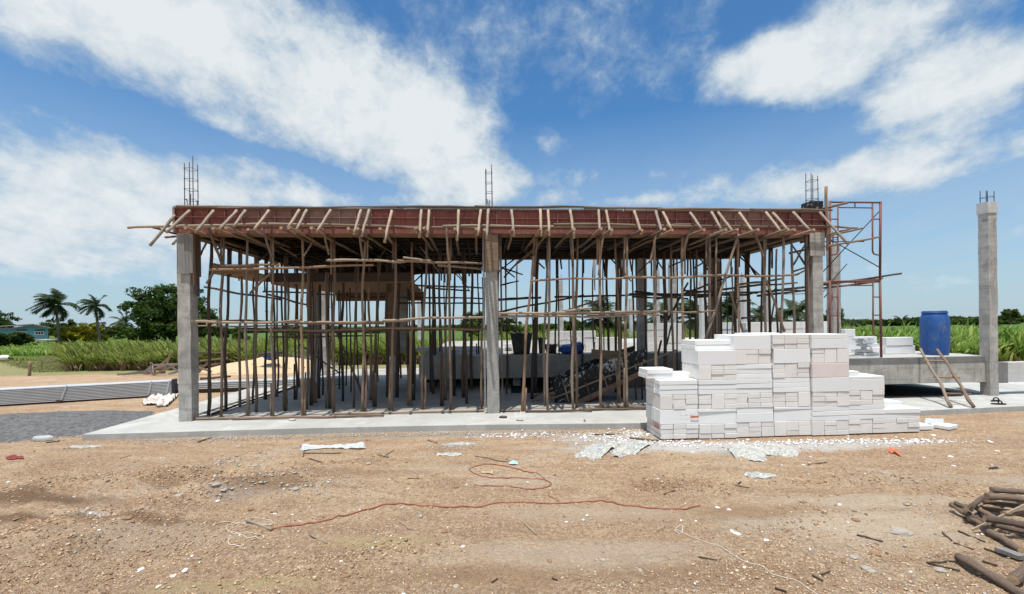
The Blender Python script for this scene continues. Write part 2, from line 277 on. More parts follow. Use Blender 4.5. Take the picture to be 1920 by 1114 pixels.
# ------------------------------------------------------------------ helpers
COL = SC.collection
class MB:
    def __init__(s): s.v = []; s.f = []; s.uv = []; s.mi = []; s.cur = 0; s.sm = []
    def face(s, idx, uv=None, smooth=False):
        s.f.append(idx); s.uv.append(uv or [(0, 0)]*len(idx)); s.mi.append(s.cur); s.sm.append(smooth)
    def tube(s, pts, rad, n=8, cap=True, endmat=None, v0=0.0):
        pts = [Vector(p) for p in pts]; rad = rad if hasattr(rad, '__len__') else [rad]*len(pts)
        b0 = len(s.v); up = None; L = v0; Ls = []
        for i, p in enumerate(pts):
            t = (pts[min(i+1, len(pts)-1)]-pts[max(i-1, 0)]).normalized()
            if up is None: up = t.orthogonal().normalized()
            else:
                up = up-t*up.dot(t)
                up = up.normalized() if up.length > 1e-6 else t.orthogonal().normalized()
            sd_ = t.cross(up)
            if i: L += (p-pts[i-1]).length
            Ls.append(L)
            for k in range(n):
                a = 2*math.pi*k/n; s.v.append(p+(up*math.cos(a)+sd_*math.sin(a))*rad[i])
        for i in range(len(pts)-1):
            for k in range(n):
                k2 = (k+1) % n; a = b0+i*n; c = a+n
                u1 = k/n; u2 = (k+1)/n
                s.face([a+k, a+k2, c+k2, c+k], [(u1, Ls[i]), (u2, Ls[i]), (u2, Ls[i+1]), (u1, Ls[i+1])], True)
        if cap:
            old = s.cur
            if endmat is not None: s.cur = endmat
            e = b0+(len(pts)-1)*n
            s.face([b0+k for k in range(n)][::-1], [(.1*math.cos(k), .1*math.sin(k)) for k in range(n)]); s.face([e+k for k in range(n)], [(.1*math.cos(k), .1*math.sin(k)) for k in range(n)])
            s.cur = old
        return s
    def box(s, c, size, M=None, taper=1.0):
        c = Vector(c); b0 = len(s.v); hx, hy, hz = (q/2 for q in size)
        for z in (-hz, hz):
            k = taper if z > 0 else 1
            for x, y in ((-hx, -hy), (hx, -hy), (hx, hy), (-hx, hy)):
                p = Vector((x*k, y*k, z)); p = M @ p if M is not None else p; s.v.append(c+p)
        for f in ((3, 2, 1, 0), (4, 5, 6, 7), (0, 1, 5, 4), (1, 2, 6, 5), (2, 3, 7, 6), (3, 0, 4, 7)):
            s.face([b0+i for i in f], [(0, 0), (1, 0), (1, 1), (0, 1)])
        return s
    def prism(s, pts, off):                       # polygon extruded by a vector
        b0 = len(s.v); n = len(pts); off = Vector(off)
        s.v += [Vector(p) for p in pts]+[Vector(p)+off for p in pts]
        s.face([b0+i for i in range(n)]); s.face([b0+n+i for i in range(n)][::-1])
        for i in range(n):
            j = (i+1) % n; s.face([b0+j, b0+i, b0+n+i, b0+n+j])
        return s
    def lathe(s, prof, n=32, c=(0, 0, 0)):
        b0 = len(s.v); c = Vector(c)
        for r, z in prof:
            for k in range(n):
                a = 2*math.pi*k/n; s.v.append(c+Vector((r*math.cos(a), r*math.sin(a), z)))
        for i in range(len(prof)-1):
            for k in range(n):
                k2 = (k+1) % n; s.face([b0+i*n+k, b0+i*n+k2, b0+(i+1)*n+k2, b0+(i+1)*n+k], None, True)
        s.face([b0+k for k in range(n)][::-1]); s.face([b0+(len(prof)-1)*n+k for k in range(n)])
        return s
    def obj(s, name, mats, parent=None, loc=None, fix=False):
        me = bpy.data.meshes.new(name); org = Vector(loc) if loc is not None else Vector((0, 0, 0))
        me.from_pydata([v-org for v in s.v], [], s.f)
        uvl = me.uv_layers.new(name='UVMap'); uvl.data.foreach_set('uv', [c for f in s.uv for p in f for c in p])
        if isinstance(mats, str): mats = [mats]
        for m in mats: me.materials.append(MAT[m])
        me.polygons.foreach_set('material_index', s.mi); me.polygons.foreach_set('use_smooth', s.sm); me.update()
        if fix:
            import bmesh
            bm = bmesh.new(); bm.from_mesh(me); bmesh.ops.recalc_face_normals(bm, faces=bm.faces); bm.to_mesh(me); bm.free()
        o = bpy.data.objects.new(name, me); COL.objects.link(o)
        place(o, org, parent); return o
def place(o, org, parent):
    if parent is not None:
        o.parent = parent; o.location = parent.matrix_basis.inverted() @ Vector(org) if parent.parent is None else Vector(org)-world_loc(parent)
    else: o.location = org
def world_loc(o):
    p = Vector((0, 0, 0))
    while o is not None: p = p+o.location; o = o.parent
    return p
def tag(o, label=None, cat=None, group=None, kind=None):
    if label: o['label'] = label
    if cat: o['category'] = cat
    if group: o['group'] = group
    if kind: o['kind'] = kind
    return o
def empty(name, loc, label=None, cat=None, group=None, kind=None):
    o = bpy.data.objects.new(name, None); o.empty_display_size = .1; COL.objects.link(o); o.location = loc
    return tag(o, label, cat, group, kind)
ORD = 'first second third fourth fifth sixth seventh eighth ninth tenth eleventh twelfth thirteenth fourteenth fifteenth sixteenth seventeenth eighteenth nineteenth twentieth'.split()
def ordn(i):
    if i < 20: return ORD[i]
    tens = ['', '', 'twenty', 'thirty', 'forty', 'fifty', 'sixty', 'seventy', 'eighty', 'ninety']; j = i+1; t_, u_ = divmod(j, 10)
    if u_ == 0: return tens[t_][:-1]+'ieth'
    return tens[t_]+'-'+ORD[u_-1]
def npmesh(name, verts, faces, mat, uv=None, smooth=False, parent=None):   # big meshes: verts (n,3), faces (m,k)
    me = bpy.data.meshes.new(name); n, k = faces.shape
    me.vertices.add(len(verts)); me.vertices.foreach_set('co', verts.astype(np.float32).ravel())
    me.loops.add(n*k); me.loops.foreach_set('vertex_index', faces.astype(np.int32).ravel())
    me.polygons.add(n); me.polygons.foreach_set('loop_start', np.arange(0, n*k, k, dtype=np.int32))
    if uv is not None:
        l = me.uv_layers.new(name='UVMap'); l.data.foreach_set('uv', uv.astype(np.float32).ravel())
    me.update(calc_edges=True)
    if smooth: me.polygons.foreach_set('use_smooth', np.ones(n, dtype=bool))
    for m in ([mat] if isinstance(mat, str) else mat): me.materials.append(MAT[m])
    o = bpy.data.objects.new(name, me); COL.objects.link(o)
    if parent: o.parent = parent
    return o
def wob(p0, p1, r0, r1, bend=.012, seg=7):
    p0, p1 = Vector(p0), Vector(p1); d = p1-p0; L = d.length; t = d.normalized(); a = t.orthogonal().normalized(); b = t.cross(a)
    ph = [U(0, 6.28) for _ in range(4)]; pts = []; rad = []
    for i in range(seg+1):
        q = i/seg; w = math.sin(math.pi*q)**.5
        pts.append(p0+d*q+(a*math.sin(ph[0]+q*5)*1+b*math.sin(ph[1]+q*4.3)+a*.5*math.sin(ph[2]+q*13))*bend*w*min(1, L/1.5))
        rad.append((r0+(r1-r0)*q)*(1+.09*math.sin(ph[3]+q*17)+U(-.05, .05)))
    return pts, rad
def pole_mesh(p0, p1, r0, r1=None, bend=.012, seg=7, n=8, branch=False):
    m = MB(); r1 = r0*.82 if r1 is None else r1; pts, rad = wob(p0, p1, r0, r1, bend, seg)
    m.tube(pts, rad, n, True, 1, U(0, 30))
    L = (Vector(p1)-Vector(p0)).length
    for _ in range(int(L*1.6) if branch else 0):          # knots and sawn-off twigs
        i = random.randrange(1, seg); p = pts[i]; t = (pts[i+1]-pts[i-1]).normalized() if i < seg else (pts[i]-pts[i-1]).normalized()
        a = t.orthogonal().normalized(); a.rotate(Matrix.Rotation(U(0, 6.28), 3, t)); q = p+t*U(-.1, .1)
        m.tube([q+a*rad[i]*.6, q+a*(rad[i]+U(.006, .02))+t*.012], [rad[i]*.45, rad[i]*.25], 5, True, 1)
    return m
def pole(name, p0, p1, r, mat='pole_wood', label=None, cat='pole', group=None, parent=None, **k):
    e = 'end_wood' if mat in ('pole_wood', 'pale_wood', 'grey_log') else mat
    o = pole_mesh(p0, p1, r, **k).obj(name, [mat, e], parent, Vector(p0))
    if parent is None: tag(o, label, cat, group)
    return o
def plank(name, p0, p1, w, th, mat, label=None, cat='board', group=None, parent=None, up=Vector((0, 0, 1))):
    p0, p1 = Vector(p0), Vector(p1); t = (p1-p0).normalized(); n = t.cross(up).normalized(); u_ = n.cross(t).normalized()
    M = Matrix((t, n, u_)).transposed(); m = MB(); m.box((0, 0, 0), ((p1-p0).length, th, w))
    o = m.obj(name, mat, parent, (0, 0, 0)); c = (p0+p1)/2
    if parent is None: o.location = c; tag(o, label, cat, group)
    else: place(o, c, parent)
    o.rotation_mode = 'QUATERNION'; o.rotation_quaternion = M.to_quaternion(); return o
def vnoise(x, y, seed=0):
    xi = np.floor(x).astype(np.int64); yi = np.floor(y).astype(np.int64); fx = x-xi; fy = y-yi
    fx = fx*fx*(3-2*fx); fy = fy*fy*(3-2*fy)
    def h(a, b):
        n = (a*374761393+b*668265263+seed*1442695041) & 0xffffffff; n = ((n ^ (n >> 13))*1274126177) & 0xffffffff; return ((n ^ (n >> 16)) & 0xffff)/65535.0
    return (h(xi, yi)*(1-fx)+h(xi+1, yi)*fx)*(1-fy)+(h(xi, yi+1)*(1-fx)+h(xi+1, yi+1)*fx)*fy
def fbm(x, y, s, o=4, seed=0):
    r = 0; a = .5
    for i in range(o): r = r+a*(vnoise(x*s, y*s, seed+i)-.5); s *= 2.1; a *= .5
    return r
# ------------------------------------------------------------------ ground
RUTS = [([(-60, 955), (90, 930), (210, 915), (330, 893)], .055, .22), ([(20, 1090), (130, 1040), (240, 985), (330, 950), (420, 925), (560, 905)], .06, .16),
        ([(-60, 1040), (60, 1005), (150, 975)], .03, .2), ([(330, 930), (460, 905), (600, 880), (700, 868)], .035, .16), ([(180, 915), (260, 903), (330, 905), (430, 885)], -.04, .16),
        ([(1200, 912), (1270, 906), (1330, 918)], -.03, .13), ([(500, 1110), (640, 1060), (760, 1030)], .02, .2), ([(1500, 905), (1640, 902), (1800, 925)], -.02, .16),
        ([(150, 1110), (300, 1040), (420, 990)], -.03, .2), ([(1380, 1110), (1460, 1010), (1530, 960)], .02, .18)]
RUTW = [([G(*p) for p in r], a, w) for r, a, w in RUTS]
def gh(x, y):
    x = np.asarray(x, dtype=float); y = np.asarray(y, dtype=float)
    near = np.clip((7.2-y)/1.5, 0, 1); z = fbm(x, y, .45, 3, 5)*.07*(.25+near)+fbm(x, y, 2.6, 4, 9)*.045*(.3+near*.9)
    left = np.clip((-1.0-x)/3, 0, 1); z = z+np.abs(fbm(x+.5*y, y, 1.2, 3, 21))*.2*near*left
    for pts, a, w in RUTW:
        d = np.full(np.shape(x), 9.0)
        for p, q in zip(pts[:-1], pts[1:]):
            vx, vy = q.x-p.x, q.y-p.y; t = np.clip(((x-p.x)*vx+(y-p.y)*vy)/(vx*vx+vy*vy), 0, 1); d = np.minimum(d, np.hypot(x-p.x-t*vx, y-p.y-t*vy))
        k = np.exp(-(d/w)**2); z = z+1.5*a*k*(.6+1.4*(vnoise(x*3, y*3, 3)))
    flat = np.clip((y-6.3)/.6, 0, 1)*np.clip((30-y)/5, 0, 1); z = z*(1-.85*flat)-.012*flat+(fbm(x, y, 14, 3, 31)*.034)*np.clip((9-y)/4, 0, 1)*(.4+1.3*vnoise(x*.9, y*.9, 44))*(1-.8*flat)
    far = np.clip((y-24)/60, 0, 1); return z-.25*far*np.clip((-x)/30, 0, 1)
def gz(p): return float(gh(p.x, p.y))
def GP(px, py, dz=0.0):
    p = G(px, py, 0)
    for _ in range(8): q = G(px, py, gz(p)+dz); p = p.lerp(q, .6)
    p.z = gz(p)+dz; return p
def axis(a, b, step, lo, hi, grow=1.12):
    c = list(np.arange(a, b, step)); s = step
    r = [c[-1]]
    while r[-1] < hi: s = min(s*grow, 60); r.append(r[-1]+s)
    l = [c[0]]; s = step
    while l[-1] > lo: s = min(s*grow, 60); l.append(l[-1]-s)
    return np.array(l[1:][::-1]+c+r[1:])
def build_ground():
    xs = axis(-7, 7.5, .032, -900, 900, 1.09); ys = axis(2.6, 7.2, .03, -60, 1500, 1.07)
    X, Y = np.meshgrid(xs, ys); Z = gh(X, Y)
    v = np.stack([X, Y, Z], -1).reshape(-1, 3); ny, nx = X.shape
    i = (np.arange(ny-1)[:, None]*nx+np.arange(nx-1)[None, :]).ravel(); f = np.stack([i, i+1, i+nx+1, i+nx], -1)
    t = NT('dirt'); w = t.world(); wr = t.world((1, 2.2, 1))
    a = t.noise(w, .55, 6, .6, .5); b = t.noise(wr, 2.6, 7, .68, .4); c = t.noise(w, 26, 6, .72, .3); d = t.noise(w, 90, 4, .7); pb = t.vor(w, 55, 'Distance', feature='F1'); g = t.noise(w, 1.3, 5, .62, .3)
    col = t.mix(t.rng(a, .35, .65), (.43, .255, .138), (.56, .38, .225))
    sk = t.noise(t.coord('Object', (.55, 2.6, 1), (0, 0, -.85)), 1.5, 7, .66, .5); col = t.mix(t.mth('MULTIPLY', t.rng(sk, .5, .62), .7), col, (.33, .19, .105)); col = t.mix(t.mth('MULTIPLY', t.rng(sk, .45, .34), .6), col, (.68, .51, .34))
    col = t.mix(t.mth('MULTIPLY', t.rng(b, .5, .64), .8), col, (.35, .2, .11))
    col = t.mix(t.mth('MULTIPLY', t.rng(g, .56, .7), .6), col, (.57, .475, .375))
    col = t.mix(t.mth('MULTIPLY', t.rng(c, .5, .68), .8), col, (.7, .55, .38)); col = t.mix(t.mth('MULTIPLY', t.rng(c, .48, .33), .85), col, (.24, .14, .08))
    col = t.mix(t.mth('MULTIPLY', t.rng(d, .52, .64), .7), col, (.74, .64, .5)); col = t.mix(t.mth('MULTIPLY', t.rng(d, .47, .36), .7), col, (.24, .155, .1))
    # grassy land beyond the cleared plot
    ge = t.n('ShaderNodeNewGeometry'); sp = t.n('ShaderNodeSeparateXYZ'); t.L.new(ge.outputs['Position'], sp.inputs[0])
    def dust(px, py, r, ry, colr, amt, col, sc=1):              # spilled powder, ash and damp patches lying on the dirt
        p = G(px, py); m = t.n('ShaderNodeMapping', vector_type='TEXTURE'); m.inputs['Location'].default_value = (p.x, p.y, 0); m.inputs['Scale'].default_value = (r, ry, 1e3)
        t.L.new(ge.outputs['Position'], m.inputs[0]); l = t.n('ShaderNodeVectorMath', operation='LENGTH'); t.L.new(m.outputs[0], l.inputs[0])
        k = t.mth('SUBTRACT', t.rng(l.outputs['Value'], 1.4, .2), t.mth('MULTIPLY', t.rng(b, .7, .3), .55)); return t.mix(t.mth('MULTIPLY', t.rng(k, 0, .5), amt), col, colr)
    for q in ((1330, 838, 2.6, .35, (.62, .6, .57), .85), (1120, 822, .8, .4, (.55, .52, .48), .7), (1560, 832, 1.6, .22, (.6, .57, .53), .7), (1650, 985, 1.0, .45, (.66, .53, .39), .7), (700, 1020, .5, .16, (.50, .38, .20), .8), (430, 1100, .7, .12, (.50, .38, .20), .8),
              (160, 980, .6, .1, (.66, .6, .53), .8), (440, 930, .5, .2, (.36, .29, .24), .6), (760, 815, 2.6, .22, (.36, .32, .27), .6), (1400, 850, .5, .2, (.4, .4, .38), .7), (1100, 1040, 1.2, .3, (.62, .5, .38), .5), (260, 1010, .9, .3, (.48, .37, .27), .6),
              (1440, 985, .5, .25, (.54, .46, .37), .5), (1770, 900, 1.4, .2, (.52, .42, .31), .4), (980, 900, .6, .3, (.56, .46, .35), .5), (820, 880, .7, .2, (.52, .44, .34), .4), (200, 800, .6, .8, (.2, .2, .2), .8), (60, 950, 1.1, .14, (.2, .12, .07), .9), (20, 985, .8, .12, (.22, .13, .075), .9), (250, 985, .8, .1, (.25, .15, .085), .85), (480, 918, 1.0, .14, (.27, .165, .095), .8), (380, 905, .9, .16, (.28, .18, .11), .7), (1650, 940, 1.3, .2, (.6, .48, .35), .7), (1300, 1080, .9, .16, (.33, .21, .12), .6), (1430, 960, .9, .2, (.33, .21, .12), .6), (900, 1080, 1.0, .2, (.33, .2, .11), .5), (1100, 960, 1.2, .25, (.56, .43, .3), .6), (600, 890, 1.4, .2, (.3, .19, .115), .55), (1250, 905, .5, .1, (.3, .19, .11), .6)):
        col = dust(q[0], q[1], q[2], q[3], q[4], q[5], col)
    edge = t.mth('ADD', sp.outputs[1], t.mth('MULTIPLY', t.mth('SUBTRACT', a, .5), 3)); edge = t.mth('ADD', edge, t.mth('MULTIPLY', sp.outputs[0], -.08))
    gr = t.mix(t.rng(b, .4, .65), (.23, .22, .09), (.33, .3, .14)); gr = t.mix(t.rng(sp.outputs[1], 26, 34), gr, (.07, .12, .022))
    col = t.mix(t.rng(edge, 19.0, 19.6), col, gr)
    h = t.mth('ADD', t.mth('MULTIPLY', c, 1.2), t.mth('ADD', t.mth('MULTIPLY', b, 1.5), t.mth('MULTIPLY', d, .5)))
    t.done(col, .95, h, 1.0, .045)
    o = npmesh('ground', v, f, 'dirt', smooth=True); tag(o, kind='structure')
build_ground()
def stones(name, n, sampler, size, mat, label, cat, flat=.6, elong=1.0):
    x, y = sampler(n); n = len(x); z = gh(x, y); s = size[0]*(size[1]/size[0])**(RNG.random(n)**2.6)
    base = np.array([[1, 0, 0], [-.5, .87, 0], [-.5, -.87, 0], [.5, .3, .8], [-.6, 0, .75], [0, -.1, -.7]], float); fc = np.array([[0, 1, 3], [1, 4, 3], [1, 2, 4], [2, 0, 3], [2, 3, 4], [0, 5, 1], [1, 5, 2], [2, 5, 0]])
    b = base[None]+RNG.normal(0, .18, (n, 6, 3)); b[:, :, 0] *= elong; b[:, :, 2] *= flat; b = b*s[:, None, None]; th = RNG.random(n)*6.28; c, q = np.cos(th), np.sin(th)
    X = b[:, :, 0]*c[:, None]-b[:, :, 1]*q[:, None]+x[:, None]; Y = b[:, :, 0]*q[:, None]+b[:, :, 1]*c[:, None]+y[:, None]; Z = b[:, :, 2]+z[:, None]+s[:, None]*.15
    v = np.stack([X, Y, Z], -1).reshape(-1, 3); f = (fc[None]+(np.arange(n)*6)[:, None, None]).reshape(-1, 3)
    uv = np.repeat(RNG.random(n), 24)[:, None]*np.array([[1, 0]]); o = npmesh(name, v, f, mat, uv); return tag(o, label, cat, kind='stuff')
def near_s(xa, xb, ya, yb, pw=1.0):                     # denser towards the camera, as the eye resolves them
    def f(n):
        y = ya+(yb-ya)*RNG.random(n)**pw; x = (RNG.random(n)*(xb-xa)+xa)*y/7.0; k = fbm(x, y, .9, 3, 77)+RNG.random(n)*.25-.1; m = k > -.02; return x[m], y[m]
    return f
def patch_s(cs):
    def f(n):
        i = RNG.integers(0, len(cs), n); c = np.array([[*G(a, b)[:2], r, ry] for a, b, r, ry in cs])[i]; return c[:, 0]+RNG.normal(0, .5, n)*c[:, 2], c[:, 1]+RNG.normal(0, .5, n)*c[:, 3]
    return f
stones('dirt_clods', 42000, near_s(-8.2, 8.2, 2.9, 7.4, 1.3), (.003, .013), 'stone_tan', 'tan clods and sandy crumbs scattered over the cleared dirt', 'clods', .6, 1.4)
stones('brown_clods', 6000, near_s(-8.2, 8.2, 2.9, 6.6, 1.4), (.003, .016), 'stone_brown', 'darker brown soil lumps mixed into the dirt', 'clods', .7, 1.2)
stones('pebbles', 3600, near_s(-8.2, 8.2, 2.9, 7.6, 1.3), (.003, .016), 'stone_grey', 'small grey pebbles scattered over the dirt', 'pebbles', .7)
stones('white_crumbs', 3400, patch_s([(1330, 835, 1.6, .22), (1250, 830, .8, .2), (1480, 830, 1.3, .15), (1600, 826, 1.3, .12), (1130, 820, .7, .3), (1200, 812, .4, .25), (1700, 828, 1.0, .2), (980, 815, .8, .25)]), (.005, .038), 'stone_white', 'white block crumbs littering the dirt before the big block stack', 'rubble', .6)
stones('white_specks', 1100, near_s(-8.2, 8.2, 2.9, 9, 1.3), (.005, .02), 'stone_white', 'white specks of crushed block spread thinly over the dirt', 'rubble', .6)
stones('edge_rubble', 3000, patch_s([(300, 828, 1.0, .12), (450, 822, 1.2, .12), (600, 818, 1.3, .14), (760, 814, 1.3, .16), (900, 812, 1.3, .18), (1050, 810, 1.2, .18), (600, 838, .5, .1), (440, 870, .6, .4), (420, 910, .9, .4), (560, 915, .8, .3)]), (.006, .034), 'stone_grey', 'broken mortar crumbs along the front edge of the slab', 'rubble', .5)
RP = []
for r_ in RUTS:
    for (xa, ya), (xb, yb) in zip(r_[0][:-1], r_[0][1:]):
        for t_ in np.linspace(0, 1, 4): RP.append((xa+(xb-xa)*t_, ya+(yb-ya)*t_-4, .45, .2))
stones('rut_clods', 4200, patch_s(RP), (.005, .02), 'stone_brown', 'coarse brown clods pushed up along the tyre ruts', 'clods', .75, 1.3)
stones('rut_crumbs', 5200, patch_s(RP), (.004, .016), 'stone_tan', 'tan crumbs along the tyre ruts', 'clods', .75, 1.3)
def heap(name, cx, cy, rx, ry, h, mat, label, cat, rot=0.0, rough=.12, seed=1, edge=.5):
    n = 46; t = np.linspace(-1, 1, n); A, Bq = np.meshgrid(t, t); r = np.hypot(A, Bq)*(1+edge*fbm(A+9, Bq+9, 1.9, 4, seed)); prof = np.clip(1-r, 0, 1)**.8
    Z = prof*h*(1+rough*6*fbm(A, Bq, 3, 4, seed+3))-.03*(prof <= 0); c, s_ = math.cos(rot), math.sin(rot); X = cx+A*rx*c-Bq*ry*s_; Y = cy+A*rx*s_+Bq*ry*c; Z = Z+gh(X, Y)
    v = np.stack([X, Y, Z], -1).reshape(-1, 3); i = (np.arange(n-1)[:, None]*n+np.arange(n-1)[None]).ravel(); o = npmesh(name, v, np.stack([i, i+1, i+n+1, i+n], -1), mat, smooth=True); return tag(o, label, cat)
p = G(60, 800); tag(heap('gravel_bed', p.x-.9, p.y+.1, 2.9, 1.5, .16, 'gravel', 'low spread of dark blue grey gravel left of the slab corner', 'gravel', .15, .2, 4), kind='stuff')
stones('gravel_stones', 5200, patch_s([(40, 800, 2.2, 1.1), (100, 795, 1.6, .8), (-60, 810, 2.0, 1.1)]), (.01, .032), 'gravel_stone', 'loose dark gravel stones lying over the gravel bed at left', 'gravel', .8)
p = G(455, 700); heap('sand_heap', p.x+.2, p.y+1.6, 2.7, 2.0, .6, 'sand', 'pale heap of building sand seen behind the left bay of props', 'sand heap', 0, .08, 7)
p = G(520, 690); heap('gravel_heap', p.x+.4, p.y+1.9, 2.2, 1.4, .8, 'gravel', 'small grey heap of gravel behind the pale sand heap', 'gravel heap', 0, .12, 11)
# ------------------------------------------------------------------ concrete structure under construction
SL = .09
def bslab(m, u0, u1, v0, v1, z0, z1):                   # box in building axes
    m.prism([B(u0, v0, z0), B(u1, v0, z0), B(u1, v1, z0), B(u0, v1, z0)], (0, 0, z1-z0)); return m
frame = empty('house_shell', O, 'unfinished grey concrete house frame of slab, columns, beams and raised floor', 'building')
def ff(m, name, mat, parent=None, loc=None): return m.obj(name, mat, parent or frame, loc if loc is not None else O, True)
UR = UV_(PV(1536, 600, 0))[0]; UM = UV_(PV(923, 600, 0))[0]
m = MB(); poly = [G(154, 825), G(600, 812), G(900, 806), G(1215, 803), G(1500, 792), G(1740, 778), G(1925, 769.5)]
e = poly[-1]; back = [B(22, .6), B(22, 3.3), B(11, 3.4), B(11, 9.5), B(-.95, 9.5)]
poly = [Vector((p.x, p.y, 0)) for p in poly+back]; m.prism([p+Vector((0, 0, -.05)) for p in poly], (0, 0, .05+SL-.004)); ff(m, 'ground_slab', 'slab_concrete')
m = MB(); bslab(m, .22, UR+.1, .12, 9.2, SL-.03, SL+.0); ff(m, 'inner_floor', 'dirty_slab')
m = MB(); bslab(m, -.12, .02, .25, 9.4, SL-.02, SL+.035); ff(m, 'floor_curb', 'slab_concrete')
def cage(pr, c, z0, z1, d=.075, step=.19, nb=4, extra=0, dz=.08):
    m = MB(); cs = [(-d, -d), (d, -d), (d, d), (-d, d)]; hs = [U(-dz, dz) for _ in cs]
    def q(a, b, z): return Vector((c.x+a*ct-b*st, c.y+a*st+b*ct, z))
    for i, (a, b) in enumerate(cs): m.tube([q(a, b, z0-.1), q(a+U(-.008, .008), b, z1+hs[i])], .008, 5)
    z = z0+.12
    while z < z1-.12:
        m.tube([q(a*1.1, b*1.1, z+U(-.006, .006)) for a, b in cs+cs[:1]], .0045, 4); z += step
    for k in range(extra): a, b = random.choice(cs); m.tube([q(a*U(-.8, .8), b, z0-.05), q(a*U(-.8, .8), b, z0+U(.3, .42))], .008, 5)
    return m.obj('rebar_cage', 'rebar', pr, Vector((c.x, c.y, z0)))
def column(c, w, d, z0, z1, mat='column_concrete', parent=None, label=None, rough=.006):
    m = MB(); n = max(4, int((z1-z0)/.22)); b0 = 0; rows = []
    for i in range(n+1):
        z = z0+(z1-z0)*i/n; ring = []
        for a, b in ((-1, -1), (0, -1), (1, -1), (1, 0), (1, 1), (0, 1), (-1, 1), (-1, 0)):
            x = a*w/2+U(-rough, rough); y = b*d/2+U(-rough, rough); m.v.append(Vector((c.x+x*ct-y*st, c.y+x*st+y*ct, z))); ring.append(len(m.v)-1)
        rows.append(ring)
    for r1, r2 in zip(rows[:-1], rows[1:]):
        for k in range(8): m.face([r1[k], r1[(k+1) % 8], r2[(k+1) % 8], r2[k]])
    m.face(rows[0][::-1]); m.face(rows[-1])
    o = m.obj('column', mat, parent or frame, Vector((c.x, c.y, z0)), True)
    if label: o['label'] = label
    return o
CW = .225
c1 = column(B(.11+.0, .11), CW, CW, SL, 3.52, label='left front column, grey concrete'); cage(c1, B(.19, .12), 3.85, 4.9, extra=5)
c2 = column(B(UM, .11), CW+.0, CW, SL, 3.52, 'wrap', label='middle front column wrapped in pale creased sheeting'); cage(c2, B(UM-.03, .12), 3.85, 4.86, .06, extra=3)
c3 = column(B(UR-.02, .11), .21, .24, SL, 3.52, label='right front column, rough grey concrete'); cage(c3, B(UR-.03, .12), 4.15, 4.78, extra=0)
m = MB(); bslab(m, UR-.17, UR+.1, -.02, .25, 3.98, 4.2); m.obj('column_form', 'black_ply', c3, B(UR, .1, 4.0), True)
ZP = .96
# isolated column and the raised floor
ci = G(1855, 742, SL); ui, vi = UV_(ci); ui += .12; vi += .1
ziso = PV(1855, 378, vi-.1).z
ic = column(B(ui, vi), .2, .21, SL, ziso-.25, 'column_concrete', label='tall free-standing column at far right')
m = MB(); bslab(m, ui-.115, ui+.115, vi-.12, vi+.12, ziso-.25, ziso); m.obj('column_head', 'new_concrete', ic, B(ui, vi, ziso-.25), True); cage(ic, B(ui, vi), ziso, ziso+.27, dz=.03)
vpl = UV_(G(1040, 665, ZP))[1]; upx = 7.2                        # platform front inside the house, and where its right wing comes forward
VW = vi-.02
m = MB(); bslab(m, ui-5.2, ui+.12, VW+.05, 14.5, ZP-.16, ZP-.003); ff(m, 'raised_floor', 'slab_concrete')
m = MB(); bslab(m, 3.9, ui-5.2, vpl+.02, 14.5, ZP-.16, ZP-.003); ff(m, 'raised_floor', 'dirty_slab')
m = MB(); bslab(m, ui-5.2, ui-.1, VW, VW+.2, ZP-.58, ZP-.16); ff(m, 'floor_beam', 'beam_concrete')
m = MB(); bslab(m, ui-5.2, ui-.1, VW+.012, VW+.2, ZP-.16, ZP-.01); ff(m, 'floor_edge', 'wet_concrete')
m = MB(); bslab(m, 3.9, ui-5.3, vpl, vpl+.2, ZP-.6, ZP-.0); ff(m, 'floor_beam', 'dirty_slab')
m = MB(); bslab(m, ui+.1, ui+5, VW+.03, VW+.23, ZP-.6, ZP-.16); ff(m, 'floor_beam', 'new_concrete')
m = MB(); bslab(m, ui-.11, ui+.42, VW-.012, VW+.215, ZP-.61, ZP-.15); ff(m, 'beam_end', 'wet_concrete')
m = MB(); bslab(m, ui-.1, ui+.1, VW+.2, 14.5, ZP-.58, ZP-.17); ff(m, 'floor_beam', 'beam_concrete')
m = MB(); bslab(m, 3.9, 4.1, vpl+.2, 14.5, ZP-.6, ZP-.17); ff(m, 'floor_beam', 'dirty_slab')
for u in (4.6, 6.5, 8.4, 10.4): m = MB(); bslab(m, u-.1, u+.1, vpl+.4, vpl+.6, SL, ZP-.17); ff(m, 'stub_column', 'column_concrete')
m = MB(); bslab(m, 3.9, ui-.3, vpl+1.6, vpl+1.7, SL-.1, ZP-.2); ff(m, 'foundation_wall', 'shade_black')  # wall coloured black to paint the shade below the raised floor
m = MB(); bslab(m, 8, ui-.4, 3.0, 3.1, SL-.1, .52); ff(m, 'foundation_wall', 'wet_concrete')
m = MB(); m.prism([G(1640, 747, SL+.004), G(1806, 742.5, SL+.004), G(1760, 728, SL+.004), G(1640, 720, SL+.004)], (0, 0, .002)); ff(m, 'painted_shade', 'shade_black')  # black sheet on the slab, painting the dark under the right wing
m = MB(); m.prism([G(958, 737, SL+.004), G(1100, 737, SL+.004), G(1100, 712, SL+.004), G(958, 712, SL+.004)], (0, 0, .002)); ff(m, 'painted_shade', 'shade_black')  # second black sheet, painted shade before the inner platform
